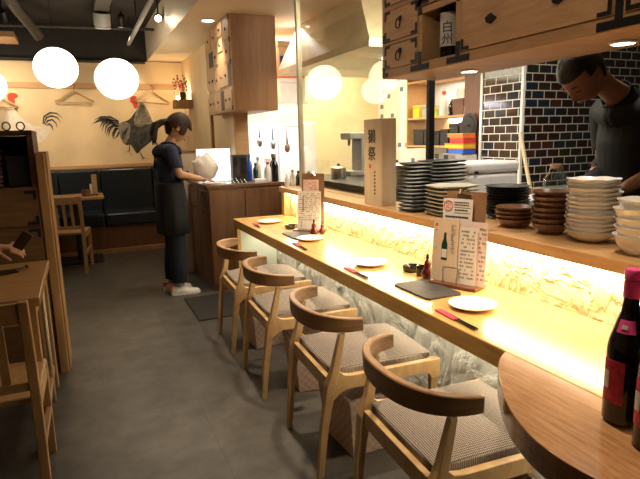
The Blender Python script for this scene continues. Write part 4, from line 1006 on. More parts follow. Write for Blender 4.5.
G().lathe([(.062, -.002), (.083, -.002), (.083, -.012), (.062, -.012)], n=24, mat=Matrix.Rotation(R(18), 4, 'X')).build('ring', 'whitepl', pj, smooth='auto')
def tspot(loc, target, lab, power, lit='lampcool', r=.04, ang=50):
    t = thing('track_spotlight', lab, 'spotlight', loc, group='spotlights under the dark ceiling')
    d = (Vector(target)-Vector(loc)).normalized(); mt = d.to_track_quat('Z', 'Y').to_matrix().to_4x4()
    G().lathe([(0, -.09), (r*.8, -.09), (r, -.07), (r, .02), (r*.85, .02), (r*.8, .0), (0, .0)], n=24, mat=mt).build('housing', 'iron', t, smooth='auto')
    G().lathe([(0, .001), (r*.78, .001), (r*.7, .006), (0, .008)], n=20, mat=mt).build('lens', lit, t, smooth='auto')
    G().cyl((0, 0, .02), (0, 0, 2.779-loc[2]), .008, n=8).build('stem', 'iron', t)
    if power: spot('track_spot_beam', tuple(Vector(loc)+d*.03), target, power, ang, .8, (1, .78, .52))
tspot((.875, 6.0, 2.58), (.45, 3.6, 1.7), 'bright white spotlight near the edge of the cream ceiling at upper left', 25)
tspot((.58, 6.75, 2.66), (.7, 7.6, 1.5), 'dark spotlight aimed at the painted rooster', 40, ang=75)
tspot((-.55, 6.3, 2.55), (-.6, 7.6, 1.5), 'dark spotlight with bracket aimed at the pale rooster', 80, ang=75)
tspot((-.25, 2.1, 2.62), (-.5, 2.7, .7), 'dark ceiling spotlight over the near left table', 14, ang=60)
tspot((-.45, .25, 2.55), (1.5, 1.7, 1.75), 'added unseen spotlight above the camera, aimed to brighten the hanging chest', 38, ang=75)  # added out of view, stands in for room bounce on the chest
tspot((.35, 5.2, 2.60), (.0, 6.6, .5), 'dark ceiling spotlight over the far table and bench', 12, ang=60)
g = G()
for y in (6.9, 7.3): g.box(-.62, .05, y-.02, y+.02, 2.60, 2.64)
cbx = tag(G().box(-1.2, -.52, 7.0, 7.5, 2.50, 2.56).build('ceiling_panel', 'trimw', bevel=.004), 'pale wooden panel under the dark ceiling at the upper left corner', 'panel'); g.bm.free()
wl = thing('added_lamp', 'small lamp added on the wall shelf to light the wall by the flowers', 'lamp', (1.22, 7.20, 1.852))  # added uplight, makes the bright patch on the wall
G().lathe([(0, 0), (.018, 0), (.02, .04), (.012, .055), (0, .056)], n=14).build('glass_shade', 'led', wl, smooth='auto')
l = bpy.data.lights.new('added_shelf_lamp', 'POINT'); l.energy = 7; l.color = (1, .75, .42); l.shadow_soft_size = .03  # beam of the added shelf uplight
o = bpy.data.objects.new('added_shelf_lamp', l); C.objects.link(o); o.location = (1.20, 7.20, 1.95)
ws = thing('wall_shelf', 'tiny wooden wall shelf with dried flowers and an added lamp in the far corner', 'shelf', (XS, 7.15, 1.85))
G().box(-.21, -.001, -.13, .13, -.10, 0).build('shelf_block', 'frame', ws, bevel=.004)
dv = thing('dried_flower_vase', 'dark little pot with dried red flower stems on the wall shelf', 'vase', (1.27, 7.12, 1.852))
G().lathe([(0, 0), (.035, 0), (.042, .06), (.038, .09), (.033, .09), (.03, .01), (0, .01)], n=18).build('pot', 'black', dv, smooth='auto')
g = G(); g2 = G()
for k in range(9):
    a = k*2.4; h = .20+.012*k; e = (.07*math.cos(a)-.03, .09*math.sin(a), h)
    g.tube([(0, 0, .02), (e[0]*.4, e[1]*.4, h*.6), e], .0025, 5)
    for j in range(4): g2.ball((e[0]+random.uniform(-.02, .02), e[1]+random.uniform(-.02, .02), h-.04*j), .012, 6)
g.build('stems', 'dried', dv); IRON(g2, dv, 'flower', 'dried')
# coat hangers
def hanger(x, z, lab, tilt=0):
    t = thing('coat_hanger', lab, 'coat hanger', (x, YB-.05, z), group='wooden coat hangers on the wall'); t.rotation_euler = (0, R(tilt), 0)
    G().tube([(0, .0, 0), (0, 0, .035), (.018, 0, .052), (.018, .0, .072), (0, 0, .085), (-.012, 0, .078)], .0035, 6).build('hook', 'iron', t, smooth=True)
    G().tube([(-.225, 0, -.125), (-.13, 0, -.07), (-.03, 0, -.005), (0, 0, 0), (.03, 0, -.005), (.13, 0, -.07), (.225, 0, -.125)], [.012, .013, .012, .011, .012, .013, .012], 10).build('shoulder_bar', 'hanger', t, smooth=True)
    G().cyl((-.215, 0, -.135), (.215, 0, -.135), .008).build('lower_bar', 'hanger', t, smooth=True)
    pg = G().cyl((0, .052-.006, .078), (0, -.01, .078), .012, n=10).build('wall_peg', 'frame'); pg.location = (x, YB-.05, z); tag(pg, 'wooden wall peg of '+lab.split(',')[0], 'peg')
hanger(.015, 1.985, 'the wooden coat hanger in the middle, between the two lanterns')
hanger(.965, 1.985, 'the wooden coat hanger at the right, in front of the dark rooster', 3)
hanger(-.84, 1.93, 'the wooden coat hanger at the left edge, by the pale rooster', 2)
# painted roosters, flat on the wall
def wx(px): return .345+(px-100)*.0122
def wz(px, py): return 1.633-(py-120)*.0128-(px-100)*.0002
def cht(p, it=2):
    for _ in range(it):
        q = []
        for a, b in zip(p, p[1:]+p[:1]): q += [(a[0]*.75+b[0]*.25, a[1]*.75+b[1]*.25), (a[0]*.25+b[0]*.75, a[1]*.25+b[1]*.75)]
        p = q
    return p
def flat(g, pts, y=.003):
    if len(pts) > 4: pts = cht(pts)
    g.prism([(wx(a), wz(a, b)) for a, b in pts], YB-y, YB-.0005, 'y')
def feather(g, pts, w, y=.0035):
    L, Rr = [], []
    n = len(pts)
    for i, p in enumerate(pts):
        a = Vector(pts[max(i-1, 0)]); b = Vector(pts[min(i+1, n-1)]); d = (b-a).normalized(); ww = w*math.sin(PI*(.12+.86*i/(n-1)))
        L.append((p[0]-d.y*ww, p[1]+d.x*ww)); Rr.append((p[0]+d.y*ww, p[1]-d.x*ww))
    for i in range(n-1): flat(g, [L[i], L[i+1], Rr[i+1], Rr[i]], y)
rt = thing('rooster_painting', 'dark rooster painted on the cream wall facing left with fanned tail', 'wall painting', (0, 0, 0))
g = G(); flat(g, [(139, 104), (144, 108), (149, 122), (152, 133), (148, 140), (140, 146), (134, 150), (130, 155), (127, 150), (124, 144), (119, 146), (115, 140), (112, 130), (117, 122), (125, 120), (131, 112)])
g.build('body', 'mural', rt)
g = G(); flat(g, [(137, 101), (142, 103), (150, 124), (141, 124), (136, 128), (128, 124), (132, 112)], .004)
flat(g, [(112, 122), (126, 122), (124, 136), (118, 146), (114, 138)], .004); g.build('neck_feathers', 'mural_grey', rt)
g = G()
for k in range(9):
    u = k/8; feather(g, [(138+u*2.5, 104+u), (134+u*9, 113+u*1.5), (129.5+u*19, 125-u*1.5)], .35, .0048)
for k in range(7): feather(g, [(125-k*1.2, 124+k), (121-k*.9, 131+k), (119-k*.5, 137+k*1.2)], .35, .0048)
for k in range(6): feather(g, [(149-k*2.5, 128+k*1.5), (143-k*2.2, 134+k*1.8), (137-k*1.2, 139+k*1.8)], .45, .0048)
g.build('feather_strokes', 'mural', rt)
g = G()
for p in ([(114, 122), (104, 119), (96, 119), (89, 123)], [(114, 124), (104, 121), (98, 122), (94, 128)], [(114, 126), (106, 123), (101, 126), (99, 134)], [(115, 127), (108, 126), (104, 130), (102, 137)], [(115, 129), (110, 128), (107, 133), (106, 138)], [(114, 121), (106, 117), (97, 117), (90, 120)], [(117, 131), (113, 132), (111, 136), (108, 139)], [(113, 121), (103, 120), (94, 121), (87, 124)], [(114, 123), (105, 122), (99, 124), (96, 131)], [(115, 126), (108, 125), (103, 128), (100, 136)], [(116, 128), (111, 129), (108, 134), (107, 140)]): feather(g, p, 1.0)
g.build('tail', 'mural', rt)
g = G(); flat(g, [(127, 101), (128, 97), (131, 95.5), (134, 96), (134, 99), (133, 101), (135, 104), (134, 108), (131, 108.5), (130, 104)], .0045); g.build('comb', 'mural_red', rt)
g = G()
for p in ([(123, 143), (122, 151), (121, 152)], [(121, 151), (117, 153)], [(121, 151), (125, 156)], [(132, 150), (135, 158), (137, 160)], [(136, 158), (133, 161)], [(136, 158), (141, 160)]): feather(g, p+[p[-1]] if False else p, .6)
g.build('legs', 'mural', rt)
rt = thing('rooster_painting', 'pale rooster painted on the cream wall behind the dark shelf unit at left', 'wall painting', (0, 0, 0))
g = G(); flat(g, [(10, 112), (16, 108), (20, 116), (28, 124), (38, 127), (48, 125), (46, 134), (38, 142), (24, 146), (12, 140), (6, 126)]); g.build('body', 'mural_white', rt)
g = G()
for p in ([(41, 124), (43, 117), (49, 113.5), (55, 114), (60, 119)], [(42, 124), (45, 118), (50, 116.5), (55, 118), (58, 123)], [(43, 125), (46, 121), (50, 120), (53, 123), (54, 128)], [(44, 126), (47, 124), (49, 126), (50, 131)]): feather(g, p, .9)
g.build('tail', 'mural', rt)
g = G(); flat(g, [(12, 98), (15, 95.5), (19, 95.5), (22, 97), (22, 99.5), (18, 101), (19, 104), (17, 107), (14, 106), (13, 102)], .0045); g.build('comb', 'mural_red', rt)
g = G(); feather(g, [(17, 105), (18, 109), (20, 113)], .8); feather(g, [(20, 142), (19, 150), (17, 156)], .6); feather(g, [(30, 142), (31, 150), (33, 156)], .6); g.build('markings', 'mural_grey', rt)
# ------------------------------------------------------------------ navy bench along the back wall
bs = thing('bench_sofa', 'long navy leather bench with tall back along the cream wall', 'bench', (-3.0, 7.05, 0))
G().box(0, 4.36, .05, .58, 0, .33).build('wooden_base', 'desk', bs, bevel=.004)
G().box(0, 4.36, -.03, .045, 0, .05).build('foot_board', 'frame', bs, bevel=.003)
xs = [0, .9, 1.5, 2.10, 2.73, 3.22, 3.86, 4.36]
for a, b in zip(xs, xs[1:]):
    G().box(a+.003, b-.003, .0, .46, .332, .49).build('seat_cushion', 'leather', bs, bevel=.03, seg=4)
    G().box(a+.003, b-.003, .44, .585, .45, 1.015).build('back_cushion', 'leather', bs, bevel=.03, seg=4)
# slatted dining chair, facing +y
def dining_chair():
    t = thing('dining_chair', '', 'chair')
    for s in (-1, 1):
        G().rings([[(s*.20+a*.017, y+b*.017, z) for a, b in ((-1, -1), (1, -1), (1, 1), (-1, 1))] for y, z in ((-.03, 0), (0, .43), (-.045, .815))]).build('leg', 'oakd', t, bevel=.004)
        G().rings([[(s*.19+a*w, .385+b*w, z) for a, b in ((-1, -1), (1, -1), (1, 1), (-1, 1))] for w, z in ((.014, 0), (.018, .425))]).build('leg', 'oakd', t, bevel=.003)
        G().box(s*.195-.011, s*.195+.011, .018, .365, .20, .225).build('stretcher', 'oakd', t, bevel=.002)
        G().box(s*.195-.011, s*.195+.011, .018, .365, .36, .405).build('seat_rail', 'oakd', t, bevel=.002)
    def back(z0, z1, name, x0=-.182, x1=.182, th=.011):
        y0, y1 = -.045*max(0, (z0-.43))/.385, -.045*max(0, (z1-.43))/.385
        return G().rings([[(x0, y0-th, z0), (x1, y0-th, z0), (x1, y0+th, z0), (x0, y0+th, z0)], [(x0, y1-th, z1), (x1, y1-th, z1), (x1, y1+th, z1), (x0, y1+th, z1)]]).build(name, 'oakd', t, bevel=.002)
    back(.735, .81, 'top_rail'); back(.47, .505, 'lower_rail')
    for k in range(4): back(.506, .734, 'back_slat', -.125+k*.075, -.125+k*.075+.030, .006)
    G().box(-.205, .205, .021, .41, .4065, .432).build('seat', 'oakd', t, bevel=.006)
    return t
M['oakd'] = wood('oak_dining', (.50, .30, .13), (.36, .20, .08), (6, 6, 1.2), .4, ring=5)
GD = 'slatted wooden dining chairs'
c1 = dining_chair(); c1.location = (-.43, 2.12, 0); c1.rotation_euler = (0, 0, R(-1)); c1['group'] = GD
c1['label'] = 'wooden slat-back chair in the lower left corner at the near table'
dup(c1, (-.235, 6.12, 0), R(-10), 'wooden slat-back chair at the far table in front of the navy bench')
# far table
ft = thing('dining_table', 'wooden table on a dark pedestal in front of the navy bench', 'table', (-.25, 6.78, 0))
G().box(-.46, .46, -.27, .27, .725, .755).build('table_top', 'table', ft, bevel=.004)
G().cyl((.16, -.05, .02), (.16, -.05, .724), .035, n=16).build('pedestal', 'iron', ft, smooth='auto')
G().box(-.1, .40, -.24, .20, 0, .02).build('foot_plate', 'iron', ft, bevel=.004)
t = thing('menu_holder', 'tall wooden menu holder standing on the far table', 'menu holder', (.11, 6.74, .756))
G().box(-.05, .05, -.04, .04, 0, .015).build('base', 'redwood', t, bevel=.002)
G().box(-.01, .045, -.02, .02, .016, .235).build('menu_block', 'card', t, bevel=.002); G().box(-.035, -.012, -.012, .012, .016, .13).build('card', 'pink_paper', t)
tag(G().lathe([(0, 0), (.045, 0), (.05, .03), (.048, .075), (.043, .075), (.042, .01), (0, .01)], n=20).build('cup', 'bowl_brown', loc=(.03, 6.66, .756), smooth='auto'), 'dark round cup on the far table beside the menu holder', 'cup')
tag(G().box(-.10, .10, -.03, .03, 0, .006).build('napkin', 'paper', loc=(-.20, 6.60, .756)), 'white folded napkin on the far table', 'napkin')
# partition and dark shelf unit at left
sf = thing('partition_panel', 'upright wooden partition post beside the dark shelf unit at left', 'partition', (-.225, 3.40, 0))
G().box(0, .045, 0, .04, 0, 1.30).build('front_post', 'oakd', sf, bevel=.003)
G().box(.006, .055, .041, .32, .0, 1.305).build('board', 'frame', sf, bevel=.003)
G().box(-.0, .045, .321, .36, 0, 1.30).build('rear_post', 'oakd', sf, bevel=.003)
dc = thing('drawer_chest', 'dark wooden chest with black iron corners and an open shelf, behind the near left table', 'chest', (-1.272, 3.40, 0))
G().box(0, 1.045, .012, .40, 0, 1.115).build('carcass', 'cabd', dc, bevel=.003) if False else None
M['cabd'] = wood('dark_chest_wood', (.20, .11, .05), (.13, .065, .03), (1.2, 12, 12), .5, ring=4)
G().box(0, 1.045, .012, .40, 0, 1.115).build('carcass', 'cabd', dc, bevel=.003)
g = G().box(0, .03, .012, .40, 1.116, 1.40); g.box(1.015, 1.045, .012, .40, 1.116, 1.40); g.box(0, 1.045, .012, .40, 1.401, 1.425); g.box(.03, 1.015, .38, .40, 1.116, 1.40)
g.build('open_shelf', 'darkwood', dc, bevel=.002)
for (x0, x1) in ((.53, 1.035), (.01, .52)):
    for z0, z1 in ((.90, 1.10), (.64, .885), (.38, .625)):
        d = G().box(x0, x1, 0, .0115, z0, z1).build('drawer', 'cabd', dc, bevel=.002)
        g = G()
        for xx, sx_ in ((x1-.003, -1), (x0+.003, 1)):
            for zz, sz_ in ((z1-.003, -1), (z0+.003, 1)):
                g.box(min(xx, xx+sx_*.06), max(xx, xx+sx_*.06), -.003, -.0002, min(zz, zz+sz_*.018), max(zz, zz+sz_*.018))
                g.box(min(xx, xx+sx_*.018), max(xx, xx+sx_*.018), -.003, -.0002, min(zz+sz_*.018, zz+sz_*.05), max(zz+sz_*.018, zz+sz_*.05))
        IRON(g, d)
        G().tube([((x0+x1)/2+.025*math.cos(2*PI*k/12), -.012, (z0+z1)/2+.02*math.sin(2*PI*k/12)) for k in range(12)], .004, 6, True).build('ring_handle', 'iron', d, smooth=True)
for k in range(9):
    o = G().box(-.16, .16, -.11, .11, 0, .018).build('lacquer_tray', 'wicker', loc=(-.56, 3.56, 1.118+k*.024), bevel=.004)
    tag(o, 'dark woven tray on the chest shelf, '+['bottom', 'second from the bottom', 'third from the bottom', 'fourth from the bottom', 'middle', 'fourth from the top', 'third from the top', 'second from the top', 'topmost'][k]+' of the stack', 'tray', 'stacked dark trays in the chest')
tag(G().box(-.07, .07, -.1, .1, 0, .17).build('black_box', 'black', loc=(-.305, 3.55, 1.118), bevel=.004), 'black box on the open shelf of the chest beside the tray stack', 'box')
for dx, lb in ((-.035, 'left small metal ring standing on top of the dark chest'), (.035, 'right small metal ring standing on top of the dark chest')): tag(G().tube([(.020*math.cos(a*PI/6), 0, .025+.022*math.sin(a*PI/6)) for a in range(12)], .004, 6, True).build('metal_ring', 'iron', loc=(-.32+dx, 3.5, 1.425), smooth=True), lb, 'ring', 'metal rings on the chest')
# near left table
nt = thing('dining_table', 'square-edged wooden table at the left with a hand reaching over it', 'table', (-.21, 2.47, 0))
G().box(-.80, 0, 0, .80, .68, .72).build('table_top', 'table', nt, bevel=.004)
G().box(-1.11, -.04, .04, .76, .60, .679).build('apron', 'table', nt, bevel=.002) if False else None
for x in (-.075, -.78):
    for y in (.02, .72): G().box(x, x+.055, y, y+.055, 0, .679).build('leg', 'oakd', nt, bevel=.003)
G().box(-.065, -.030, .076, .719, .10, .14).build('stretcher', 'oakd', nt, bevel=.002); G().box(-.065, -.030, .076, .719, .60, .66).build('side_rail', 'oakd', nt, bevel=.002)
G().box(-.72, -.076, .03, .05, .60, .679).build('front_rail', 'oakd', nt, bevel=.002)
ck = thing('dark_phone', 'black smartphone and earphones lying on the near left table', 'phone', (-.40, 3.02, .721), R(25))
G().box(-.11, .06, -.035, .035, 0, .008).build('phone_body', 'blackgl', ck, bevel=.003)
G().tube([(-.06, .05, .004), (0, .065, .004), (.06, .04, .004), (.11, .035, .005)], .0035, 6).build('earphone_cable', 'black', ck, smooth=True)
G().ball((.122, .034, .009), .009, 10).build('earbud', 'black', ck, smooth=True)
G().tube([(-.035, .56, 0), (-.035, .57, .55), (-.035, .58, .61), (-.035, .61, .64), (-.035, .67, .655), (-.035, .73, .64), (-.035, .755, .60), (-.035, .765, .5), (-.035, .775, 0)], .010, 8).build('bent_frame', 'pale', nt, smooth=True)['label'] = 'pale bent side frame'

# ------------------------------------------------------------------ people
def head_grid(n=40, m=30, off=0., keep=None, jitter=0.):
    """closed head surface, facing +x, centre of skull at origin, total height .23"""
    g = G(); V = []
    for i in range(m+1):
        ph = PI*i/m; row = []
        for j in range(n):
            th = 2*PI*j/n; ux, uy, uz = math.sin(ph)*math.cos(th), math.sin(ph)*math.sin(th), math.cos(ph)
            x, y, z = .096*ux, .076*uy, .118*uz
            if z < 0:
                t = -z/.118; y *= 1-.30*t; x *= (1-.10*t) if x > 0 else (1-.42*t)
            if x > 0:
                f = x/.096
                x += .024*math.exp(-(y/.011)**2)*max(0, min(1, (.028-z)/.05))*math.exp(-max(0, (-.030-z)/.008)**2) if z > -.05 else 0
                x -= .008*f*(math.exp(-((y-.031)/.014)**2-((z-.012)/.012)**2)+math.exp(-((y+.031)/.014)**2-((z-.012)/.012)**2))
                x += .004*f*math.exp(-((z-.034)/.01)**2)*math.exp(-(y/.045)**2)
                x += .007*f*math.exp(-(y/.022)**2-((z+.062)/.010)**2) + .010*f*math.exp(-(y/.022)**2-((z+.098)/.016)**2)
            if off:
                d = Vector((ux, uy, uz)); k = off*(1+jitter*math.sin(7*th)*math.sin(5*ph)+jitter*.6*math.sin(17*th))
                x += d.x*k; y += d.y*k; z += d.z*k
            row.append((x, y, z))
        V.append(row)
    vs_ = [[g.bm.verts.new(p) for p in r] for r in V]
    for i in range(m):
        for j in range(n):
            q = [vs_[i][j], vs_[i+1][j], vs_[i+1][(j+1) % n], vs_[i][(j+1) % n]]
            c = sum((v.co for v in q), Vector())/4
            if keep is None or keep(c): g.face(q)
    bmesh.ops.remove_doubles(g.bm, verts=g.bm.verts, dist=1e-5)
    loose = [v for v in g.bm.verts if not v.link_faces]; bmesh.ops.delete(g.bm, geom=loose, context='VERTS')
    return g
def xf(g, mt):
    bmesh.ops.transform(g.bm, matrix=mt, verts=g.bm.verts); return g
def head_parts(person, mt, skinmat, hairmat, hairfn, fringe=None, eyes=True):
    """hair, lashes, brows, lips as children of the body"""
    g = head_grid(off=.013, keep=hairfn, jitter=.12)
    if fringe: fringe(g)
    h = xf(g, mt).build('hair', hairmat, person, smooth=True)
    s = h.modifiers.new('thick', 'SOLIDIFY'); s.thickness = .012; s.offset = -1
    g = G()
    for s_ in (-1, 1):
        xf(G().tube([(.0885, s_*.018, .008), (.0905, s_*.026, .0045), (.0885, s_*.036, .0045), (.082, s_*.045, .009)], [.0012, .0022, .0022, .0012], 6), mt).build('eyelash', 'eye', person, smooth=True)
        xf(G().tube([(.0955, s_*.014, .031), (.0955, s_*.028, .036), (.086, s_*.046, .033)], [.002, .0028, .0012], 6), mt).build('eyebrow', hairmat, person, smooth=True)
    g = G().ball((.0885, 0, -.062), .012, 12, (.55, 1.75, .55)); xf(g, mt).build('lips', 'lip', person, smooth=True)
def head_solid(mt):
    g = head_grid()
    for s in (-1, 1):
        g.lathe([(0, -.012), (.012, -.012), (.018, -.004), (.016, .004), (.011, .006), (0, .0)], n=14, mat=Matrix.Translation((-.004, s*.072, -.006)) @ Matrix.Rotation(-s*R(72), 4, 'X') @ Matrix.Rotation(R(8), 4, 'Y'), sy=1.6)
    return xf(g, mt).build('head_tmp', 'skin')
def hand(wrist, d, up, side, curl=.25, s=1., spread=.12):
    """five separate fingers; d direction of fingers, up = back-of-hand normal, side=+1 thumb to the d x up side"""
    w = Vector(wrist); d = Vector(d).normalized(); up = (Vector(up)-d*Vector(up).dot(d)).normalized(); sd = d.cross(up)*side
    outs = []
    pal = [(*w, .022*s, .019*s), (*(w+d*.03*s), .030*s, .016*s), (*(w+d*.065*s), .036*s, .014*s), (*(w+d*.088*s), .034*s, .012*s)]
    outs.append(skin('tmp', pal, chain(pal), 'skin', sub=1))
    for k, (o_, L) in enumerate(((.030, .070), (.010, .078), (-.010, .072), (-.029, .056))):
        b = w+d*.070*s+sd*o_*s; pts = [b]; ang = 0; dd = (d+sd*(o_*spread*8)).normalized()
        for q in (.25, .40, .32, .26):
            ang += curl*(0 if q == .25 else 1); v = (dd*math.cos(ang)-up*math.sin(ang)).normalized(); pts.append(pts[-1]+v*L*q*s)
        r = [.0098, .0092, .0085, .008, .0066]
        pj_ = [(*p, rr*s, rr*s) for p, rr in zip(pts, r)]; outs.append(skin('tmp', pj_, chain(pj_), 'skin', sub=1))
    b = w+d*.018*s+sd*.020*s; v = (d*.62+sd*.75-up*.2).normalized(); v2 = (d*.85+sd*.35-up*.35).normalized()
    pts = [b, b+v*.034*s, b+v*.034*s+v2*.030*s, b+v*.034*s+v2*.055*s]
    pj_ = [(*p, rr*s, rr*s) for p, rr in zip(pts, (.014, .0115, .010, .0075))]; outs.append(skin('tmp', pj_, chain(pj_), 'skin', sub=1))
    return outs

def keep_big(o, minv=60):
    bm = bmesh.new(); bm.from_mesh(o.data); left = set(bm.verts); best = []
    comps = []
    while left:
        st = [left.pop()]; c = list(st)
        while st:
            v = st.pop()
            for e in v.link_edges:
                u = e.other_vert(v)
                if u in left: left.discard(u); c.append(u); st.append(u)
        comps.append(c)
    comps.sort(key=len); print('BODY comps', [(len(c), [round(sum(v.co[i] for v in c)/len(c), 2) for i in range(3)]) for c in comps][-6:])
    for c in comps[:-1]: bmesh.ops.delete(bm, geom=c, context='VERTS')
    bm.to_mesh(o.data); bm.free()
    for p in o.data.polygons: p.use_smooth = True
def garment(body, name, mat, keep, off=.010, it=6, thick=.003):
    bm = bmesh.new(); bm.from_mesh(body.data); bm.normal_update()
    rm = [f for f in bm.faces if not keep(f.calc_center_median())]
    bmesh.ops.delete(bm, geom=rm, context='FACES')
    bm.normal_update(); nn = [(v, v.normal.copy()) for v in bm.verts]
    for v, n in nn: v.co += n*(off if not callable(off) else off(v.co))
    for _ in range(it): bmesh.ops.smooth_vert(bm, verts=[v for v in bm.verts if not v.is_boundary], factor=.5, use_axis_x=True, use_axis_y=True, use_axis_z=True)
    me = bpy.data.meshes.new(name); bm.to_mesh(me); bm.free(); me.materials.append(M[mat])
    o = bpy.data.objects.new(name, me); C.objects.link(o); o.parent = body
    for p in me.polygons: p.use_smooth = True
    s = o.modifiers.new('t', 'SOLIDIFY'); s.thickness = thick; s.offset = 1
    return o

# --- the waitress, facing +x, looking down at the cash desk
WO = Vector((.70, 4.86, 0))
hm = Matrix.Translation((.100, 0, 1.455)) @ Matrix.Rotation(R(27), 4, 'Y') @ Matrix.Diagonal((1.07, 1.07, 1.07, 1))
J = [(-.005, 0, .90, .125, .09), (-.015, 0, 1.02, .105, .08), (-.01, 0, 1.16, .11, .078), (-.002, 0, 1.255, .115, .060), (.022, 0, 1.335, .044, .042), (.065, 0, 1.39, .041, .041), (.09, 0, 1.45, .045, .045),
     (-.002, .15, 1.265, .042), (.045, .19, 1.06, .035), (.245, .12, 1.012, .026),
     (-.002, -.15, 1.265, .042), (.058, -.19, 1.07, .035), (.25, -.09, 1.015, .026),
     (-.005, .075, .85, .085), (.01, .08, .48, .058), (-.03, .08, .10, .038),
     (-.005, -.075, .85, .085), (.015, -.08, .48, .058), (.01, -.08, .10, .038)]
E_ = [(0, 1), (1, 2), (2, 3), (3, 4), (4, 5), (5, 6), (3, 7), (7, 8), (8, 9), (3, 10), (10, 11), (11, 12), (0, 13), (13, 14), (14, 15), (0, 16), (16, 17), (17, 18)]
ex = [head_solid(hm)] + hand((.245, .12, 1.008), (1, -.15, -.10), (0, 0, 1), 1, .18, .9) + hand((.25, -.09, 1.012), (1, .2, -.12), (0, 0, 1), -1, .18, .9)
wm = body('person', J, E_, 'skin', extra=ex, voxel=.005, smooth=3)
wm.location = WO
tag(wm, 'woman in navy T-shirt and dark apron with a ponytail standing at the cash desk', 'person')
head_parts(wm, hm, 'skin', 'hair_b', lambda c: (c.z > .040+.010*math.sin(c.y*180) and c.x > .03) or (c.x < .04 and c.z > -.01 and not (abs(c.y) > .06 and c.x > -.02 and c.z < .01)) or (c.x < -.045 and c.z > -.075) or (.02 < c.x < .06 and abs(c.y) > .05 and c.z > -.035))
g = G().tube([(-.07, 0, .05), (-.12, .005, .048), (-.175, .0, .02), (-.19, -.005, -.03), (-.19, -.005, -.085), (-.18, 0, -.115)], [.030, .026, .034, .033, .024, .006], 12)
for k in range(8):
    a = k*.8; g.tube([(-.14, .012*math.cos(a), .045+.012*math.sin(a)), (-.178, .026*math.cos(a), .01+.02*math.sin(a)), (-.195+.01*math.cos(a), .028*math.cos(a), -.07), (-.185+.02*math.sin(a), .022*math.cos(a), -.13)], [.012, .013, .010, .002], 6)
xf(g, hm @ Matrix.Rotation(R(-27), 4, 'Y')).build('ponytail', 'hair_b', wm, smooth=True)
keep_big(wm)
garment(wm, 't_shirt', 'navy', lambda c:   .93 < c.z < 1.332-.25*max(0, .05-abs(c.x-.0))*0 and ((abs(c.y) < .14 and c.x < .15) or (abs(c.y) >= .14 and c.z > 1.125 and c.x < .14)), .013)
garment(wm, 'trousers', 'denim', lambda c: .115 < c.z < .99 and abs(c.y) < .185 and c.x < .17, lambda c: .014+.014*math.exp(-((c.z-.25)/.16)**2), 8)
g = G(); rs = []; n = 40
for z, rx, ry, cx, fl in ((1.0, .120, .155, -.005, 0), (.98, .124, .160, -.005, 0), (.85, .138, .178, 0, .02), (.70, .140, .180, .005, .04), (.55, .142, .182, .008, .06)):
    rs.append([(cx+rx*math.cos(2*PI*k/n)*(1+fl*math.sin(5*2*PI*k/n)), ry*math.sin(2*PI*k/n)*(1+fl*math.sin(7*2*PI*k/n)), z) for k in range(n)])
g.rings(rs, cap=False); ap = g.build('apron', 'blackcloth', wm, smooth=True); s = ap.modifiers.new('t', 'SOLIDIFY'); s.thickness = .004
g = G(); rs = []
for z, w_, x in ((1.0, .13, .118), (1.12, .11, .118), (1.24, .085, .108)):
    rs.append([(x-.05*abs(u)**2, u*w_, z) for u in (-1, -.5, 0, .5, 1)]+[(x+.006-.05*abs(u)**2, u*w_, z) for u in (1, .5, 0, -.5, -1)])
g.rings(rs).build('apron_bib', 'blackcloth', wm, smooth='auto')
g = G()
for s_ in (-1, 1): G().tube([(.100, s_*.075, 1.235), (.085, s_*.085, 1.285), (.03, s_*.085, 1.325), (-.04, s_*.075, 1.325), (-.10, s_*.03, 1.26), (-.118, -s_*.03, 1.12)], .008, 6).build('apron_strap', 'blackcloth', wm, smooth=True)
def shoe(cx, cy, lab, rz=0):
    g = G(); rs = []
    for x, w_, h in ((-.098, .020, .052), (-.085, .036, .085), (-.045, .038, .088), (0, .040, .072), (.05, .045, .050), (.10, .047, .042), (.135, .036, .034), (.15, .012, .020)):
        rs.append([(x, w_*math.cos(a), .012+max(0, math.sin(a))*h*.86+min(0, math.sin(a))*.011) for a in [2*PI*k/16 for k in range(16)]])
    g.rings(rs); o = g.build('sneaker', 'rubber', wm, loc=(cx, cy, 0), smooth=True, rot=(0, 0, rz))
    g = G(); rs = []
    for x, w_ in ((-.100, .020), (-.085, .038), (0, .042), (.10, .049), (.138, .038), (.154, .010)): rs.append([(x, -w_, .0), (x, w_, 0), (x, w_, .018), (x, -w_, .018)])
    g.rings(rs).build('sole', 'whitepl', o)
    G().box(-.102, -.080, -.024, .024, .045, .085).build('heel_tab', 'red', o, bevel=.006)
    g = G()
    for k in range(4): g.tube([(.02+k*.018, -.022, .072-.006*k), (.02+k*.018, .022, .072-.006*k)], .0028, 6)
    g.build('laces', 'paper', o, smooth=True)
shoe(.03, -.085, '', R(-4)); shoe(-.01, .085, '', R(5))
for cx, cy in ((-.03, .08), (.01, -.08)): G().lathe([(.042, .085), (.044, .12), (.036, .125), (.036, .08)], c=(cx, cy, 0), n=16).build('sock', 'gray', wm, smooth='auto')

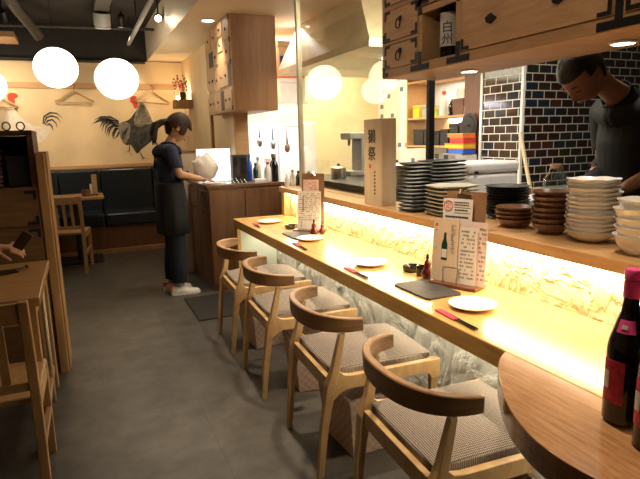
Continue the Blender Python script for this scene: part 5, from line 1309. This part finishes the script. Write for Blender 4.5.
# --- the chef, facing -x (local +x turned round), bent over the ledge
CO = Vector((2.62, 2.07, 0)); CR = R(180)
hm = Matrix.Translation((.235, 0, 1.625)) @ Matrix.Rotation(R(55), 4, 'Y') @ Matrix.Diagonal((1.2, 1.15, 1.2, 1))
J = [(-.15, 0, .95, .15, .11), (-.14, 0, 1.12, .135, .105), (-.125, 0, 1.28, .150, .105), (-.125, 0, 1.43, .150, .078), (-.035, 0, 1.525, .066, .068), (.06, 0, 1.572, .054, .056), (.15, 0, 1.622, .058, .058),
     (-.14, .20, 1.455, .062), (-.17, .235, 1.17, .046), (.05, .16, 1.06, .034),
     (-.15, -.175, 1.45, .060), (-.19, -.18, 1.17, .046), (.03, -.09, 1.06, .034),
     (-.13, .095, .88, .10), (-.12, .10, .48, .066), (-.14, .10, .06, .045), (-.13, -.095, .88, .10), (-.12, -.10, .48, .066), (-.14, -.10, .06, .045)]
ex = [head_solid(hm)] + hand((.05, .16, 1.06), (1, -.35, -.25), (0, 0, 1), 1, .35, 1.05) + hand((.03, -.09, 1.06), (1, .15, -.25), (0, 0, 1), -1, .35, 1.05)
ch = body('person', J, E_, 'skin_dark', extra=ex, voxel=.0055, smooth=3)
ch.location = CO; ch.rotation_euler = (0, 0, CR)
tag(ch, 'man in a black T-shirt behind the bar with his head bent down', 'person')
def frk_(g):
    for k in range(8):
        y = -.05+.0143*k; g.tube([(.03, y*.8, .122), (.07, y, .112), (.092, y*1.05, .088)], [.009, .009, .003], 6)
head_parts(ch, hm, 'skin_dark', 'hair_k', lambda c: (c.z > .066 and c.x < .10) or (c.x < .03 and c.z > .022) or (c.x < -.03 and c.z > -.052))
keep_big(ch)
garment(ch, 't_shirt', 'blackcloth', lambda c: .90 < c.z < 1.60 and not (abs(c.y) < .10 and c.z > 1.42 and ((c.x+.02)*.17+(c.z-1.51)*.112)/.0414 > .12) and c.x < .12 and ((abs(c.y) < .165 and not (c.z < 1.16 and abs(c.y) > .11 and c.x > -.06)) or c.z > 1.24), .014)
garment(ch, 'trousers', 'denim', lambda c: .10 < c.z < .97 and abs(c.y) < .21 and c.x < .12, .014)
for s_ in (-1, 1): G().ball((-.10, s_*.10, .035), .055, 14, (2.2, .85, .62)).build('shoe', 'black', ch, smooth=True)

# --- guest at the left, only the reaching arm is inside the photo
J = [(0, 0, .50, .16, .12), (.0, 0, .70, .15, .11), (.02, 0, .90, .16, .11), (.03, 0, 1.03, .15, .08), (.04, 0, 1.13, .055, .055), (.06, 0, 1.18, .052, .052), (.07, 0, 1.24, .05, .05),
     (.04, -.20, 1.01, .055), (.25, -.24, .90, .045), (.52, -.10, .885, .036), (.745, -.04, .868, .028),
     (.04, .20, 1.01, .055), (.14, .24, .80, .044), (.33, .12, .765, .030),
     (.02, .09, .48, .09), (.36, .10, .50, .07), (.36, .10, .06, .045), (.02, -.09, .48, .09), (.36, -.10, .50, .07), (.36, -.10, .06, .045)]
GE = [(0, 1), (1, 2), (2, 3), (3, 4), (4, 5), (5, 6), (3, 7), (7, 8), (8, 9), (9, 10), (3, 11), (11, 12), (12, 13), (0, 14), (14, 15), (15, 16), (0, 17), (17, 18), (18, 19)]
hm = Matrix.Translation((.085, 0, 1.30)) @ Matrix.Rotation(R(15), 4, 'Y')
ex = [head_solid(hm)] + hand((.745, -.04, .868), (1, .05, -.15), (0, -.6, .8), 1, .42, 1.0)
gp = body('person', J, GE, 'skin', extra=ex, voxel=.0055, smooth=3)
GO = Vector((-1.17, 3.02, 0)); gp.location = GO
tag(gp, 'person reaching in from the left with a blue sleeve and a phone in hand', 'person')
head_parts(gp, hm, 'skin', 'hair_k', lambda c: (c.z > .066 and c.x < .10) or (c.x < .03 and c.z > .022) or (c.x < -.03 and c.z > -.052))
keep_big(gp)
garment(gp, 'blue_shirt', 'bluesl', lambda c: .50 < c.z < 1.115 and c.x < .72, .013)
ph = G().box(-.025, .025, -.004, .004, -.05, .05).build('smartphone', 'blackgl', loc=(GO.x+.875, GO.y-.05, .885), bevel=.004, rot=(R(20), R(35), R(10)))
tag(ph, 'dark smartphone held in the hand reaching in from the left', 'phone')
st = thing('stool', 'wooden stool under the guest at the left, outside the frame', 'stool', (GO.x, GO.y, 0))
G().box(-.16, .14, -.16, .16, .36, .398).build('seat', 'oakd', st, bevel=.01)
for x in (-.135, .115):
    for y in (-.13, .13): G().box(x-.02, x+.02, y-.02, y+.02, 0, .359).build('leg', 'oakd', st)

# low partition with a wooden cap behind the cash desk
lpn = thing('low_partition', 'low cream partition with a wooden cap behind the cash desk', 'partition', (.88, 5.535, 0))
G().box(0, .475, 0, .04, 0, 1.235).build('panel', 'cream', lpn); G().box(-.01, .485, -.01, .05, 1.236, 1.262).build('cap', 'trimw', lpn, bevel=.003)
